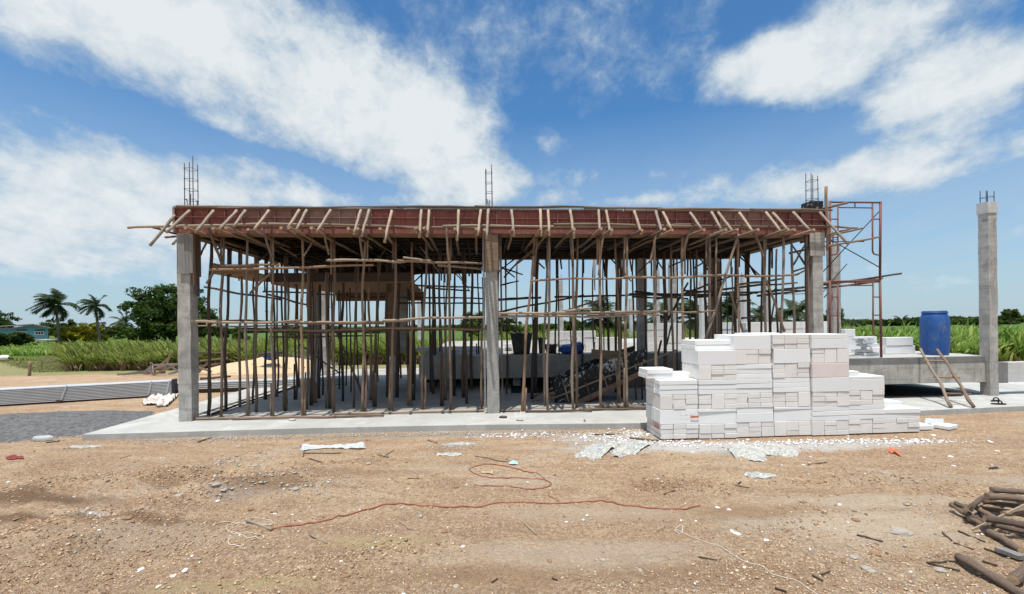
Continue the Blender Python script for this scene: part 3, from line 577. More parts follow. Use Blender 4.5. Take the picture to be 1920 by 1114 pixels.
# columns standing on and behind the raised floor: px centre, px top, px width, base, material
for px, top, w, mat, base, rb in ((1050, 527, 9.5, 'column_concrete', ZP, .2), (1183, 560, 7, 'new_concrete', ZP, 0), (1230, 506, 10, 'column_concrete', ZP, .35), (1260, 492, 12, 'column_concrete', ZP, .5), (1317, 527, 10, 'new_concrete', ZP, .35),
                                 (1396, 516, 12, 'new_concrete', ZP, .1), (1440, 531, 8, 'new_concrete', ZP, .1), (756, 547, 13, 'column_concrete', ZP, 0), (786, 560, 7, 'new_concrete', ZP, 0)):
    Y = .21*F/w; p = W(px, top, Y); c = column(Vector((p.x, p.y, 0)), .2, .2, base, p.z, mat)
    if rb: cage(c, Vector((p.x, p.y, 0)), p.z, p.z+rb*1.1, .06, .15)
p = W(1562, 459, 11.0); c = column(Vector((p.x, p.y, 0)), .2, .2, ZP, p.z, 'column_concrete'); cage(c, Vector((p.x, p.y, 0)), p.z, p.z+.3, .06, .15)
p = G(1204, 707, SL); pb = PV(1204, 650, vpl-.15); column(Vector((pb.x, pb.y, 0)), .22, .22, SL, 3.5, 'column_concrete', label='rough inner column at the stair form')
for px, Y in ((590, 13.2), (735, 12.0), (1341, 12.4)):
    p = W(px, 600, Y); c = column(Vector((p.x, p.y, 0)), .2, .2, SL if px < 1000 else ZP, 3.5, 'column_concrete'); m = MB()
    u, v = UV_(p); m.box((p.x, p.y, 2.2), (.26, .26, 2.4), Matrix.Rotation(TH, 3, 'Z')); m.obj('column_form', 'board_wood' if px != 590 else 'grey_board', c, Vector((p.x, p.y, 2.2)))
p = B(.11, 7.6); column(p, .2, .2, SL, 3.5)
# roof deck concrete
m = MB(); bslab(m, .05, UM, .3, 6.3, 3.74, 3.88); ff(m, 'roof_slab', 'wet_concrete')
m = MB(); bslab(m, UM, UR+.05, .3, 3.35, 3.74, 3.88); ff(m, 'roof_slab', 'wet_concrete')
m = MB(); bslab(m, .0, UR+.08, .035, .24, 3.56, 3.99); ff(m, 'roof_beam', 'new_concrete')

# ------------------------------------------------------------------ beam formwork along the front
ZB = 3.54; ZT = 3.985
form = empty('beam_formwork', B(0, 0, ZB), 'long red brown steel panel formwork along the front roof beam', 'formwork')
u = -.02; npan = 0
end = UR+.14
while u < end-.1:
    w = min(random.choice((1.18, 1.18, 1.16, .9)), end-u); m = MB(); z0 = ZB+.1; z1 = ZT-.015; z0 += .0
    bslab(m, u+.004, u+w-.004, 0.0, .006, z0, z1)                 # skin
    for z in (z0+.008, (z0+z1)/2+.01, z1-.008): bslab(m, u+.005, u+w-.005, -.045, -.001, z-.006, z+.006)
    k = max(2, int(round(w/.29)))
    for i in range(k+1): uu = u+.006+(w-.012)*i/k; bslab(m, uu-.005, uu+.005, -.04, -.0015, z0+.013, z1-.013)
    m.obj('steel_panel', 'form_steel', form, B(u, 0, z0), True); u += w; npan += 1
m = MB(); bslab(m, -.02, end, -.035, .0, ZB-.02, ZB+.095); m.obj('side_board', 'form_steel', form, B(0, 0, ZB), True)
m = MB(); bslab(m, -.0, end-.02, .0, .3, ZB-.03, ZB-.012); m.obj('bottom_board', 'plywood', form, B(0, 0, ZB), True)
for a, b in ((-.02, 4.1), (4.12, 8.3), (8.34, end)):
    m = MB(); bslab(m, a, b, -.06, .03, ZT-.005+U(-.01, .005), ZT+.022); m.obj('top_board', 'grey_board', form, B(a, 0, ZT), True)
m = MB(); bslab(m, -.055, -.022, -.03, .3, ZB+.0, ZT+.01); m.obj('end_board', 'grey_board', form, B(-.14, 0, ZB), True)
m = MB(); bslab(m, -.05, -.025, .31, 6.2, ZB+.05, ZT-.02); m.obj('side_form', 'board_wood', form, B(-.14, .3, ZB), True)
m = MB(); bslab(m, end+.002, end+.03, -.03, 3.4, ZB+.05, ZT+.0); m.obj('side_form', 'form_steel', form, B(end, 0, ZB), True)
def pix_pole(x0, y0, x1, y1, v0, v1, r, name, label, cat, group=None, mat='pole_wood', **k):
    return pole(name, PV(x0, y0, v0), PV(x1, y1, v1), r, mat, label, cat, group, **k)
# top edge poles
tops = [(331, 387, 520, 388.5), (505, 388.5, 760, 388), (745, 388, 905, 388.5), (890, 387.5, 1110, 388.5), (1095, 388.5, 1240, 390.5), (1232, 392, 1420, 393), (1405, 393, 1560, 394)]
for i, (a, b, c, d) in enumerate(tops):
    pix_pole(a, b, c, d, -.05, -.05, .026, 'edge_pole', f'grey pole laid along the top edge of the red formwork, {ordn(i)} from the left', 'pole', 'poles along the top edge of the formwork', 'grey_log', seg=12, bend=.01)
runs = [(240, 427, 445, 423), (335, 423.5, 610, 421), (600, 421, 905, 428), (738, 425, 790, 429), (830, 424, 1215, 424), (1038, 421, 1320, 424), (1180, 425, 1300, 421), (1300, 424, 1560, 424)]
for i, (a, b, c, d) in enumerate(runs):
    pix_pole(a, b, c, d, -.1-.03*(i % 2), -.1-.03*(i % 2), .025, 'waler_pole', f'pale brown pole running along the foot of the red formwork, {ordn(i)} from the left', 'pole', 'poles along the foot of the formwork', 'pale_wood' if i in (0, 1, 4) else 'pole_wood', seg=14, bend=.014)
struts = [(356, 396, 312, 436), (328, 404, 281, 461), (400.6, 396, 366, 436), (444, 396, 411, 431), (460, 396, 438, 425), (504, 396, 476, 432), (561, 395, 540, 427), (575, 395, 555, 432), (620, 395, 594, 435), (676.6, 395, 663, 438), (692, 395, 678, 443),
          (734.6, 396, 721, 454), (790, 395, 786, 445), (804.6, 395, 800.6, 443), (860, 395, 857, 450), (901.5, 395, 896, 440), (915.6, 394, 912, 447), (959, 395, 963.5, 442), (1013, 394, 1015, 442), (1027.6, 395, 1029.7, 441), (1069, 395, 1076.6, 446),
          (1122.5, 395, 1124.4, 434), (1136.5, 396, 1145, 440), (1189, 397, 1202.5, 438), (1229.7, 397, 1241, 438), (1243, 399, 1258.5, 429), (1294, 400, 1315, 429), (1334, 399, 1352, 429), (1346.5, 399, 1375, 436), (1386, 400, 1411, 434), (1436, 399, 1465, 436), (1449, 400, 1478, 432), (1487, 399, 1518, 431), (1537, 399, 1590, 458)]
for i, (a, b, c, d) in enumerate(struts):
    vt = -.075; vb = -.5 if i != 1 else -.3
    o = pix_pole(a, b-1, c, d, vt, vb, .0265, 'formwork_strut', f'short pale strut slanting out from the red formwork face, {ordn(i)} from the left', 'strut', 'struts along the front of the formwork', 'pale_wood', r1=.024, seg=5, bend=.008)
    if i > 1 and i < 33:                                           # the cantilevered bearer whose end carries the strut
        u0, v0 = UV_(PV(c, d, vb)); uu = u0-.03
        pole('bearer_pole', B(uu, -.62-U(0, .12), ZB-.065+U(-.012, .012)), B(uu+U(-.08, .08), U(1.0, 2.2), ZB-.075), .028, 'pole_wood', f'bearer pole with sawn end sticking out under the red formwork, {ordn(i-2)} from the left', 'pole', 'bearers sticking out under the formwork', r1=.026, seg=5)
pix_pole(1500, 404, 1590, 380, .3, -.2, .03, 'prop_offcut', 'thick pole sticking up at the right end of the formwork beside the scaffold', 'pole')
for i, (a, b, c, d, v0, v1) in enumerate(((286, 426, 335, 440, -.1, .4), (309, 445, 336, 443, .2, .4), (324, 458, 336, 446, .1, .5), (1500, 455, 1617, 428, .2, -.25), (1540, 424, 1608, 428, -.1, .1), (1545, 442, 1600, 427, .2, -.1), (1480, 475, 1650, 444, .3, .3))):
    pix_pole(a, b, c, d, v0, v1, .022, 'loose_brace', f'brace pole poking out past the {"left" if a < 900 else "right"} end of the roof beam, {ordn(i if a < 900 else i-3)} from the {"left" if a < 900 else "top"}', 'pole', 'braces poking out past the beam ends')
pix_pole(1549, 350, 1551, 470, -.06, -.06, .028, 'tall_post', 'upright post standing above the roof edge beside the right column top', 'post')

# column-head cladding boards
def cover(pxs, y0, y1, v, mat, name, label, cat, th=.02):
    r = empty(name, PV(pxs[0], (y0+y1)/2, v), label, cat)
    for a, b in zip(pxs[:-1], pxs[1:]):
        w = abs((PV(b, y0, v)-PV(a, y0, v)).length)-.004; p0 = PV((a+b)/2, y0+U(-1, 1), v-U(0, .006)); p1 = PV((a+b)/2, y1+U(-1, 1), v); p1 = Vector((p0.x, p0.y, p1.z))
        mm = MB(); mm.box((0, 0, 0), (w, th, p0.z-p1.z), Matrix.Rotation(TH, 3, 'Z')); o = mm.obj('board', mat, r, (0, 0, 0)); place(o, (p0+p1)/2, r)
    return r
r = cover([334, 347, 354, 362], 438, 513, -.035, 'grey_board', 'column_shutter', 'weathered grey board shutter round the head of the left column', 'shutter')
for k, vv in ((0, .1), (1, .22)):
    mm = MB(); bslab(mm, .24, .262, vv-.06, vv+.05, 2.75, 3.5); mm.obj('side_board', 'board_wood', r, B(.25, vv, 2.8), True)
cover([909, 922, 934], 439, 508, -.03, 'board_wood', 'column_shutter', 'brown plank shutter round the head of the wrapped middle column', 'shutter')
cover([1518, 1528, 1546], 437, 480, -.03, 'beam_concrete', 'column_shutter', 'pale shutter round the head of the right front column', 'shutter')
for i, (x, y0, y1, mat) in enumerate(((363.5, 440, 535, 'board_wood'), (370, 440, 556, 'old_wood'), (364, 535, 560, 'grey_board'))):
    p0 = PV(x, y0, .06+.05*i); p1 = PV(x, y1, .06+.05*i); plank('upright_board', (p0.x, p0.y, p1.z), p0, .02, .07, mat, f'{("brown", "dark", "short grey")[i]} upright board fixed beside the left column', 'board', 'boards beside the columns')
for i, (x, y0, y1) in enumerate(((906, 437, 765), (938.5, 440, 760), (1511, 440, 640))):
    p0 = PV(x, y0, .0); p1 = PV(x, y1, .0); plank('upright_board', (p0.x, p0.y, max(p1.z, SL+.01)), p0, .035, .05, 'old_wood' if i else 'grey_board', ('grey', 'dark', 'brown')[i]+' upright batten against the '+('left side of the wrapped column', 'right side of the wrapped column', 'left side of the right column')[i], 'batten', 'boards beside the columns')

# deck formwork seen from below
deck = empty('deck_formwork', B(3, 3, 3.7), 'dark timber deck formwork under the roof slab', 'formwork')
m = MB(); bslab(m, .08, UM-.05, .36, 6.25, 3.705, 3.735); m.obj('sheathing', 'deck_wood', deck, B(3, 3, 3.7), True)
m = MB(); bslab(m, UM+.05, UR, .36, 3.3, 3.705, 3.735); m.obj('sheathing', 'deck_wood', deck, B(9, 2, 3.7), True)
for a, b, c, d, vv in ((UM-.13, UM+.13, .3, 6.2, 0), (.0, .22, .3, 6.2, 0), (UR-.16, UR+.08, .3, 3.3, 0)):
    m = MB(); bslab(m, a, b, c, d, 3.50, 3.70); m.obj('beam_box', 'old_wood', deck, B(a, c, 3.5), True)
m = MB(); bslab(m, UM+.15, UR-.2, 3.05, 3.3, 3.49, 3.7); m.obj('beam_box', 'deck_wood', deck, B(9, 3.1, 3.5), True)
m = MB(); bslab(m, .25, UM-.15, 6.0, 6.25, 3.45, 3.7); m.obj('beam_box', 'deck_wood', deck, B(3, 6.1, 3.5), True)
k = 0
for i in range(15):
    v = .5+i*.4; a, b = (.2, UR-.1) if v < 3.3 else (.2, UM); xs_ = [a, (a+b)/2+U(-.5, .5), b]
    for x0, x1 in zip(xs_[:-1], xs_[1:]):
        pole('joist_pole', B(x0-.1, v+U(-.05, .05), 3.67), B(x1+.15, v+U(-.1, .1), 3.67), .026, 'deck_wood', f'dark joist pole under the roof deck, {ordn(k)} counting back from the front', 'pole', 'joist poles under the roof deck', n=6, seg=6); k += 1
k = 0
for i in range(30):
    u = .35+i*.41
    if abs(u-UM) < .15: continue
    ve = 6.4 if u < UM else 3.55; v0 = .5
    pole('stringer_pole', B(u+U(-.06, .06), v0, 3.605), B(u+U(-.12, .12), ve+U(-.1, .35), 3.6), .027, 'deck_wood', f'stringer pole running back under the roof deck, {ordn(k)} from the left', 'pole', 'stringer poles under the roof deck', n=6, seg=6); k += 1
k = 0
for i in range(34):                                               # knee braces and hanging offcuts in the dark under the deck
    u = U(.4, UR-.3); v = U(.5, 5.8 if u < UM else 3.2); s = random.choice((-1, 1)); L = U(.35, .9)
    pole('knee_brace', B(u, v, 3.6), B(u+s*L*U(.4, .9), v+U(-.2, .2), 3.6-L*U(.5, .9)), U(.016, .024), random.choice(('deck_wood', 'pole_wood')), f'knee brace slanting in the dark under the roof deck, {ordn(k)} of its kind', 'brace', 'knee braces under the roof deck', n=6, seg=4); k += 1
for i, (a, b, c, d) in enumerate(((376, 478, 392, 445), (482, 490, 520, 455), (600, 500, 640, 460), (1255, 500, 1290, 485), (1340, 525, 1315, 488), (1385, 480, 1440, 530), (1420, 520, 1392, 478), (1300, 503, 1325, 490), (1485, 500, 1512, 455), (1512, 500, 1480, 452), (1485, 510, 1514, 500), (945, 520, 975, 488), (940, 500, 965, 520), (950, 505, 980, 515), (938, 535, 972, 527))):
    v = 3.2 if 900 < a < 1400 else 1.2
    pix_pole(a, b, c, d, v, v+.3, .022, 'knee_brace', f'knee brace crossing the light below the deck edge, {ordn(i)} from the left', 'brace', 'knee braces below the deck edge', 'deck_wood', seg=4)
# short hanging stubs along the rear deck edge
for i, x in enumerate((1006, 1022, 1050, 1094, 1130, 1139, 1160, 1180, 1222, 1235, 1262, 1290, 1306, 1371, 1400)):
    a = PV(x, 480, 3.35); pole('hanging_stub', a, (a.x+U(-.06, .06), a.y, a.z-U(.25, .6)), .024, 'deck_wood', f'short dark pole end hanging below the rear deck edge, {ordn(i)} from the left', 'pole', 'pole ends below the rear deck edge', n=6, seg=3)
# plywood soffit of the lower landing in the left bay
so_ = empty('landing_formwork', B(2.2, 3, 2.8), 'brown plywood soffit box of the lower landing in the left bay', 'formwork')
m = MB(); m.prism([B(.9, 1.6, 2.78), B(UM-1.75, 1.6, 2.78), B(UM-1.95, 5.6, 2.78), B(1.2, 5.6, 2.78)], (0, 0, .025)); m.obj('soffit_board', 'plywood', so_, B(2, 3, 2.78), True)
m = MB(); bslab(m, .85, UM-1.7, 1.57, 1.598, 2.775, 2.97); m.obj('side_board', 'old_wood', so_, B(2, 1.6, 2.8), True)
m = MB(); bslab(m, .12, .98, .9, 2.6, 2.88, 2.905); bslab(m, .12, .145, .9, 2.6, 2.91, 3.1); bslab(m, .15, .98, .87, .898, 2.875, 3.07); m.obj('beam_box', 'plywood', so_, B(.5, 1, 2.9), True)
m = MB(); bslab(m, .5, 1.1, 2.6, 4.2, 2.82, 2.845); bslab(m, .5, .52, 2.6, 4.2, 2.85, 3.05); m.obj('beam_box', 'plywood', so_, B(.7, 3, 2.85), True)
m = MB(); bslab(m, 1.2, UM-1.95, 5.3, 5.6, 2.55, 2.775); m.obj('beam_box', 'plywood', so_, B(2, 5.5, 2.6), True)

# ------------------------------------------------------------------ props
GP_F = 'front row of wooden props'
front = [(364, 782, 366, 440, .024), (369, 782, 369, 720, .02), (414.6, 782, 419.5, 438, .026), (463, 780, 464, 436, .024), (512, 780, 512, 438, .023), (567.5, 779, 567, 438, .027), (626, 774, 626, 440, .03), (678, 772, 685, 440, .026), (685, 772, 686, 660, .023),
         (734, 770, 742, 440, .026), (792, 768, 799, 440, .026), (844, 768, 845, 438, .026), (904, 767, 905, 520, .022), (932, 772, 935, 427, .024), (979, 771, 1003, 437, .027), (1021, 761, 1026, 440, .024), (1027, 770, 1029, 440, .024), (1075, 770, 1072, 440, .026), (1081, 764, 1083, 445, .026),
         (1126, 767, 1124, 436, .026), (1163, 757, 1153, 446, .024), (1175.5, 767, 1175, 439, .027), (1227, 700, 1227, 440, .03), (1279, 700, 1280, 440, .026), (1327, 700, 1330, 439, .03), (1345, 700, 1343, 440, .02), (1386, 700, 1384, 450, .024), (1433, 700, 1436, 430, .026), (1463, 700, 1468, 439, .026), (1487, 700, 1484, 450, .024), (1512, 700, 1513, 440, .026)]
def prop(bx, by, tx, ty, r, mat, label, group, splice=True, vfix=None):
    base = G(bx, by, SL+.003) if vfix is None else None
    if vfix is not None:
        p = PV(bx, 600, vfix); base = Vector((p.x, p.y, SL+.003))
    v = UV_(base)[1]; top = PV(tx, ty, v); top.z = min(top.z, 3.55) if ty < 520 else top.z
    o = pole_mesh(base, top, r*1.08, r*.9, .024, 12, 8, True); o = o.obj('timber_prop', [mat, 'end_wood'], None, base); tag(o, label, 'prop', group)
    if splice:
        s = random.choice((-1, 1)); d = (top-base).normalized(); off = Vector((s*r*1.75, U(-.01, .01), 0))
        if U(0, 1) < .55:
            h = U(.45, 1.2); pole('splice_pole', base+off, base+off+d*h, r*.85, mat, parent=o, n=7, seg=4)
        if U(0, 1) < .6:
            h = U(.35, .9); pole('splice_pole', top+off*1.0-Vector((0, 0, .01)), top+off-d*h, r*.8, mat, parent=o, n=7, seg=4)
    return o
fs = sorted(front, key=lambda q: q[0])
for i, (bx, by, tx, ty, r) in enumerate(fs):
    prop(bx, by, tx, ty, r, 'pole_wood', f'brown timber prop standing in the front row, {ordn(i)} from the left', GP_F, vfix=.05 if by == 700 else None)
second = [(391, 779, 397, 455, .03), (423.5, 770, 428, 465, .028), (450, 763, 452, 468, .026), (480, 772, 483, 480, .028), (474, 757, 476, 520, .022), (499, 749, 500, 480, .025), (519.6, 744, 521, 500, .022), (533, 770, 535, 480, .027), (538, 758, 538, 520, .022), (555.6, 749, 557, 500, .026), (575, 767, 581, 500, .024), (582, 760, 583, 500, .024), (590, 755, 590, 500, .026), (599, 747, 601, 500, .022),
          (612, 765, 612, 510, .022), (620, 766, 620, 520, .02), (643, 752, 643, 480, .03), (663, 764, 671, 490, .024), (701, 763, 709, 480, .024), (694, 750, 693, 500, .026), (726, 744, 727, 480, .034), (746, 745, 748, 500, .026), (770, 761, 772, 448, .027), (776, 750, 776, 500, .026), (812, 738, 812, 460, .034), (827, 761, 823, 470, .024), (836, 750, 838, 480, .022), (852, 742, 853, 470, .024), (875, 757, 871, 470, .026), (868, 745, 869, 490, .03), (885, 730, 884, 470, .036), (896, 722, 896, 470, .022),
          (997, 748, 1009, 470, .036), (1004, 733, 1007, 470, .03), (1043, 725, 1043, 480, .024), (968, 722, 969, 480, .022), (1112, 722, 1113, 485, .022), (1140, 728, 1139, 470, .03), (1155, 735, 1158, 460, .034), (1162, 745, 1164, 470, .03), (1187, 725, 1187, 480, .024), (1246, 690, 1245, 470, .045), (1262, 690, 1258, 460, .026), (1296, 690, 1293, 470, .024), (1308, 690, 1306, 450, .026), (1322, 690, 1324, 470, .034), (1341, 690, 1340, 480, .04), (1362, 690, 1361, 520, .014), (1372, 690, 1371, 500, .016), (1380, 690, 1380, 470, .036), (1403, 690, 1404, 460, .04), (1428, 690, 1429, 460, .024), (1444, 690, 1443, 450, .03), (1457, 690, 1456, 460, .024)]
ss = sorted(second, key=lambda q: q[0])
for i, (bx, by, tx, ty, r) in enumerate(ss):
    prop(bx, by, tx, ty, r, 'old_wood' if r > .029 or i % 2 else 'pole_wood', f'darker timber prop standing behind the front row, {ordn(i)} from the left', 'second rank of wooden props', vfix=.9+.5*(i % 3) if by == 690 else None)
# deeper ranks, in rough rows under the deck
k = 0
for row, v in enumerate((3.0, 3.8, 4.6, 5.4, 6.1)):
    for j in range(8):
        u = .35+j*.66+U(-.16, .16)
        if (row == 0 and j % 3 == 1) or u > 4.9 and v > 4: continue
        b = B(u, v+U(-.2, .2), SL+.003); top = Vector((b.x+U(-.05, .05), b.y+U(-.04, .04), 2.76 if 1.0 < u < UM-2.0 and v < 5.5 else 3.56))
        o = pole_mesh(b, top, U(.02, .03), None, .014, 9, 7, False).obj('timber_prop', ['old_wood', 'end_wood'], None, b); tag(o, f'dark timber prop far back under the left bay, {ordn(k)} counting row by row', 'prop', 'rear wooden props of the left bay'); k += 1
k = 0
for row, v in enumerate((2.4, 3.2)):
    for j in range(9):
        u = UM+.5+j*.68+U(-.15, .15); b = B(u, v+U(-.15, .15), SL+.003 if v < vpl else ZP)
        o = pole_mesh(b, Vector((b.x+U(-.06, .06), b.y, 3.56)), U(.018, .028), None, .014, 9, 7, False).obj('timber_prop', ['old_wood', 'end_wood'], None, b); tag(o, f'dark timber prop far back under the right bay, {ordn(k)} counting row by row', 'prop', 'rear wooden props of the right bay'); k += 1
# slanting props
for i, (a, b, c, d, v0, v1, r) in enumerate(((1323, 636, 1385, 439, .0, -.02, .03), (1219, 494, 1232, 428, -.05, -.1, .022), (1122.5, 516, 1134.6, 419, -.06, -.12, .022), (1277, 491, 1296, 426, -.06, -.12, .024), (1471, 622, 1435, 520, .05, .05, .026), (1396, 632, 1369, 546, .3, .3, .026), (1433, 486, 1414, 434, -.03, -.06, .026), (844, 526, 837, 424, -.03, -.1, .024),
                                             (415, 491, 391, 428, .1, -.12, .026), (511, 484, 491, 427, .02, -.12, .022), (617, 478, 605, 427, .02, -.12, .022), (680, 487, 672, 427, .02, -.12, .022), (570, 480, 585, 455, .05, .2, .018), (469, 550, 524, 495, .3, -.02, .024), (388, 532, 402, 508, .05, .05, .024), (680, 742, 628, 614, 1.2, 1.2, .026), (637, 700, 560, 645, 2.0, 2.0, .02), (1252, 600, 1290, 530, 2.4, 2.4, .03), (1247, 655, 1262, 600, 2.4, 2.4, .024), (1440, 640, 1452, 560, 1.8, 1.8, .02), (1000, 480, 1006, 440, -.02, -.08, .02), (1074, 500, 1069, 446, -.02, -.05, .022), (1588, 495, 1500, 600, 1.2, 2.4, .01))):
    pix_pole(a, b, c, d, v0, v1, r, 'raking_prop', f'slanting brace pole among the upright props, {ordn(i)} of the slanting ones', 'brace', 'slanting braces among the props', 'pole_wood' if i < 15 else 'old_wood', seg=8)
# ledgers
led = [(360, 603, 563, 604, -.07, .026, 'pale_wood', 'front'), (540, 605, 720, 607, -.06, .024, 'pole_wood', 'front'), (560, 604, 658, 604, -.1, .018, 'pale_wood', 'front'), (718, 601, 908, 595, -.08, .026, 'pale_wood', 'front'), (640, 606, 770, 602, -.05, .022, 'pole_wood', 'front'), (500, 606, 562, 600, -.1, .018, 'pole_wood', 'front'),
       (450, 619, 690, 618, .75, .024, 'pole_wood', 'rear'), (640, 616, 904, 618, .8, .024, 'pole_wood', 'rear'), (455, 617, 560, 622, .9, .03, 'old_wood', 'rear'), (560, 625, 905, 614, 1.4, .026, 'old_wood', 'rear'), (505, 632, 700, 630, 2.6, .022, 'old_wood', 'rear'), (360, 612, 560, 610, 1.0, .018, 'pole_wood', 'rear'), (372, 600, 560, 605, 1.3, .022, 'old_wood', 'rear'),
       (393, 506, 700, 497, -.06, .025, 'pole_wood', 'front'), (415, 499, 520, 496, .1, .026, 'pole_wood', 'front'), (612, 488, 760, 491, -.07, .027, 'pale_wood', 'front'), (745, 489, 903, 494, -.07, .024, 'pole_wood', 'front'), (756, 483, 810, 489, -.12, .02, 'pale_wood', 'front'), (820, 497, 905, 505, .3, .024, 'pole_wood', 'rear'),
       (994, 527, 1190, 520, -.06, .02, 'pole_wood', 'front'), (1170, 520, 1300, 520, -.08, .026, 'pole_wood', 'front'), (1290, 519, 1494, 515, -.07, .024, 'pole_wood', 'front'), (935, 588, 1172, 585, -.07, .025, 'pale_wood', 'front'), (935, 594, 1175, 592, -.05, .024, 'pale_wood', 'front'), (1000, 590, 1228, 588, .1, .02, 'pole_wood', 'front'), (1165, 586, 1340, 583, -.06, .022, 'pole_wood', 'front'), (1055, 585, 1140, 557, .6, .022, 'pole_wood', 'rear'), (1060, 583, 1106, 578, -.1, .024, 'pale_wood', 'front'), (1100, 590, 1235, 591, .0, .018, 'pole_wood', 'front'),
       (383, 538, 527, 562, 1.6, .024, 'old_wood', 'rear'), (493, 547, 640, 552, 1.8, .02, 'old_wood', 'rear'), (500, 552, 578, 572, 2.2, .024, 'old_wood', 'rear'), (640, 556, 905, 560, 4.5, .026, 'old_wood', 'rear'), (740, 568, 905, 569, 4.5, .026, 'old_wood', 'rear'), (780, 535, 905, 540, 2.0, .022, 'old_wood', 'rear'), (800, 540, 880, 545, 2.6, .022, 'old_wood', 'rear'), (700, 520, 905, 500, 2.6, .024, 'old_wood', 'rear'),
       (935, 562, 1015, 558, 2.8, .034, 'old_wood', 'rear'), (930, 587, 1095, 553, 3.0, .026, 'old_wood', 'rear'), (1040, 557, 1200, 553, 2.6, .026, 'old_wood', 'rear'), (1180, 552, 1400, 553, 2.2, .034, 'old_wood', 'rear'), (1190, 547, 1290, 560, 2.4, .026, 'old_wood', 'rear'), (1230, 560, 1430, 533, 1.8, .03, 'old_wood', 'rear'), (1280, 552, 1385, 512, 2.0, .026, 'old_wood', 'rear'), (1300, 558, 1450, 545, 2.6, .026, 'old_wood', 'rear'), (1380, 535, 1470, 522, 1.4, .026, 'pole_wood', 'rear'), (1400, 552, 1440, 545, 2.0, .024, 'old_wood', 'rear'), (1280, 545, 1420, 550, 2.4, .024, 'old_wood', 'rear'), (1185, 557, 1240, 558, 2.4, .024, 'old_wood', 'rear'), (1400, 537, 1495, 530, 1.6, .024, 'old_wood', 'rear'), (1495, 515, 1514, 504, 1.0, .022, 'old_wood', 'rear'),
       (1440, 548, 1690, 513, .9, .026, 'old_wood', 'right'), (1466, 543, 1655, 522, 1.0, .026, 'pole_wood', 'right'), (1420, 555, 1650, 528, 1.1, .024, 'old_wood', 'right'), (1540, 530, 1640, 529, .8, .028, 'pole_wood', 'right'), (1452, 543, 1515, 546, 1.5, .024, 'old_wood', 'rear'), (1466, 551, 1516, 551, 1.9, .01, 'old_wood', 'rear'), (1385, 565, 1408, 563, 1.2, .026, 'old_wood', 'rear'), (1390, 597, 1425, 594, 1.2, .022, 'old_wood', 'rear'), (1375, 627, 1412, 627, 1.2, .02, 'old_wood', 'rear')]
cnt = {}
for a, b, c, d, v, r, mat, wh in led:
    i = cnt.get(wh, 0); cnt[wh] = i+1
    pix_pole(a, b, c, d, v, v+U(-.02, .02), r, 'ledger_pole', {'front': 'horizontal pole tied across the front props, ', 'rear': 'dark horizontal pole tied across the rear props, ', 'right': 'long pole running out through the red scaffold, '}[wh]+ordn(i)+' of these', 'pole', {'front': 'horizontal poles on the front props', 'rear': 'horizontal poles on the rear props', 'right': 'poles running through the scaffold'}[wh], mat, seg=14, bend=.016)
# base rails lying on the slab
for i, (a, b, c, d) in enumerate(((360, 785.5, 440, 784), (435, 785, 628, 781.5), (627, 775.5, 907, 770), (625, 781, 720, 779), (936, 770, 975, 770), (985, 771, 1110, 770), (1085, 768, 1212, 766), (1115, 762, 1212, 763))):
    p, q = G(a, b, SL+.025), G(c, d, SL+.025); pole('base_rail', p, q, .025, 'grey_log' if i != 2 else 'pale_wood', f'pole lying on the slab at the foot of the props, {ordn(i)} from the left', 'pole', 'poles lying along the foot of the props', seg=10, bend=.006)
for i, (a, v0, v1) in enumerate(((.3, .5, 3.0), (.32, 3.1, 5.6))):
    pole('base_rail', B(a, v0, SL+.03), B(a+.02, v1, SL+.03), .025, 'old_wood', f'pole lying on the slab along the left curb, {("nearer", "farther")[i]} one', 'pole', 'poles lying along the left curb')
# ------------------------------------------------------------------ the big stack of white blocks
S0 = G(1238, 825); E1 = Vector((math.cos(.062), math.sin(.062), 0)); E2 = Vector((-E1.y, E1.x, 0)); MOD = .2255
BL = 'white concrete blocks of the front stack'
def block(org, e1, e2, x0, x1, y0, y1, z0, z1, mat, label, group, name='concrete_block'):
    w, d, h = x1-x0, y1-y0, z1-z0; jx, jy, ja = U(-.003, .003), U(-.006, .006), U(-.012, .012)
    me = MB(); g = .003; me.box((0, 0, 0), (w-2*g, d-2*g, h-.0045)); o = me.obj(name, mat, None, (0, 0, 0))
    c = org+e1*((x0+x1)/2+jx)+e2*((y0+y1)/2+jy); o.location = (c.x, c.y, (z0+z1)/2); o.rotation_euler = (0, 0, math.atan2(e1.y, e1.x)+ja)
    bv = o.modifiers.new('edge', 'BEVEL'); bv.width = .0035; bv.segments = 1; tag(o, label, 'block', group); return o
stk = ['EFES', 'EFESEF', 'EFESsEF'[:4]+'SEF', 'EFESEFE', 'ESEFCEF', 'ESEF', 'Es', '']
nb = 0
def lab(si, kind, lev, pos): return f'white concrete block in the {ORD[si]} stack from left, {ordn(lev)} course up, {pos}'
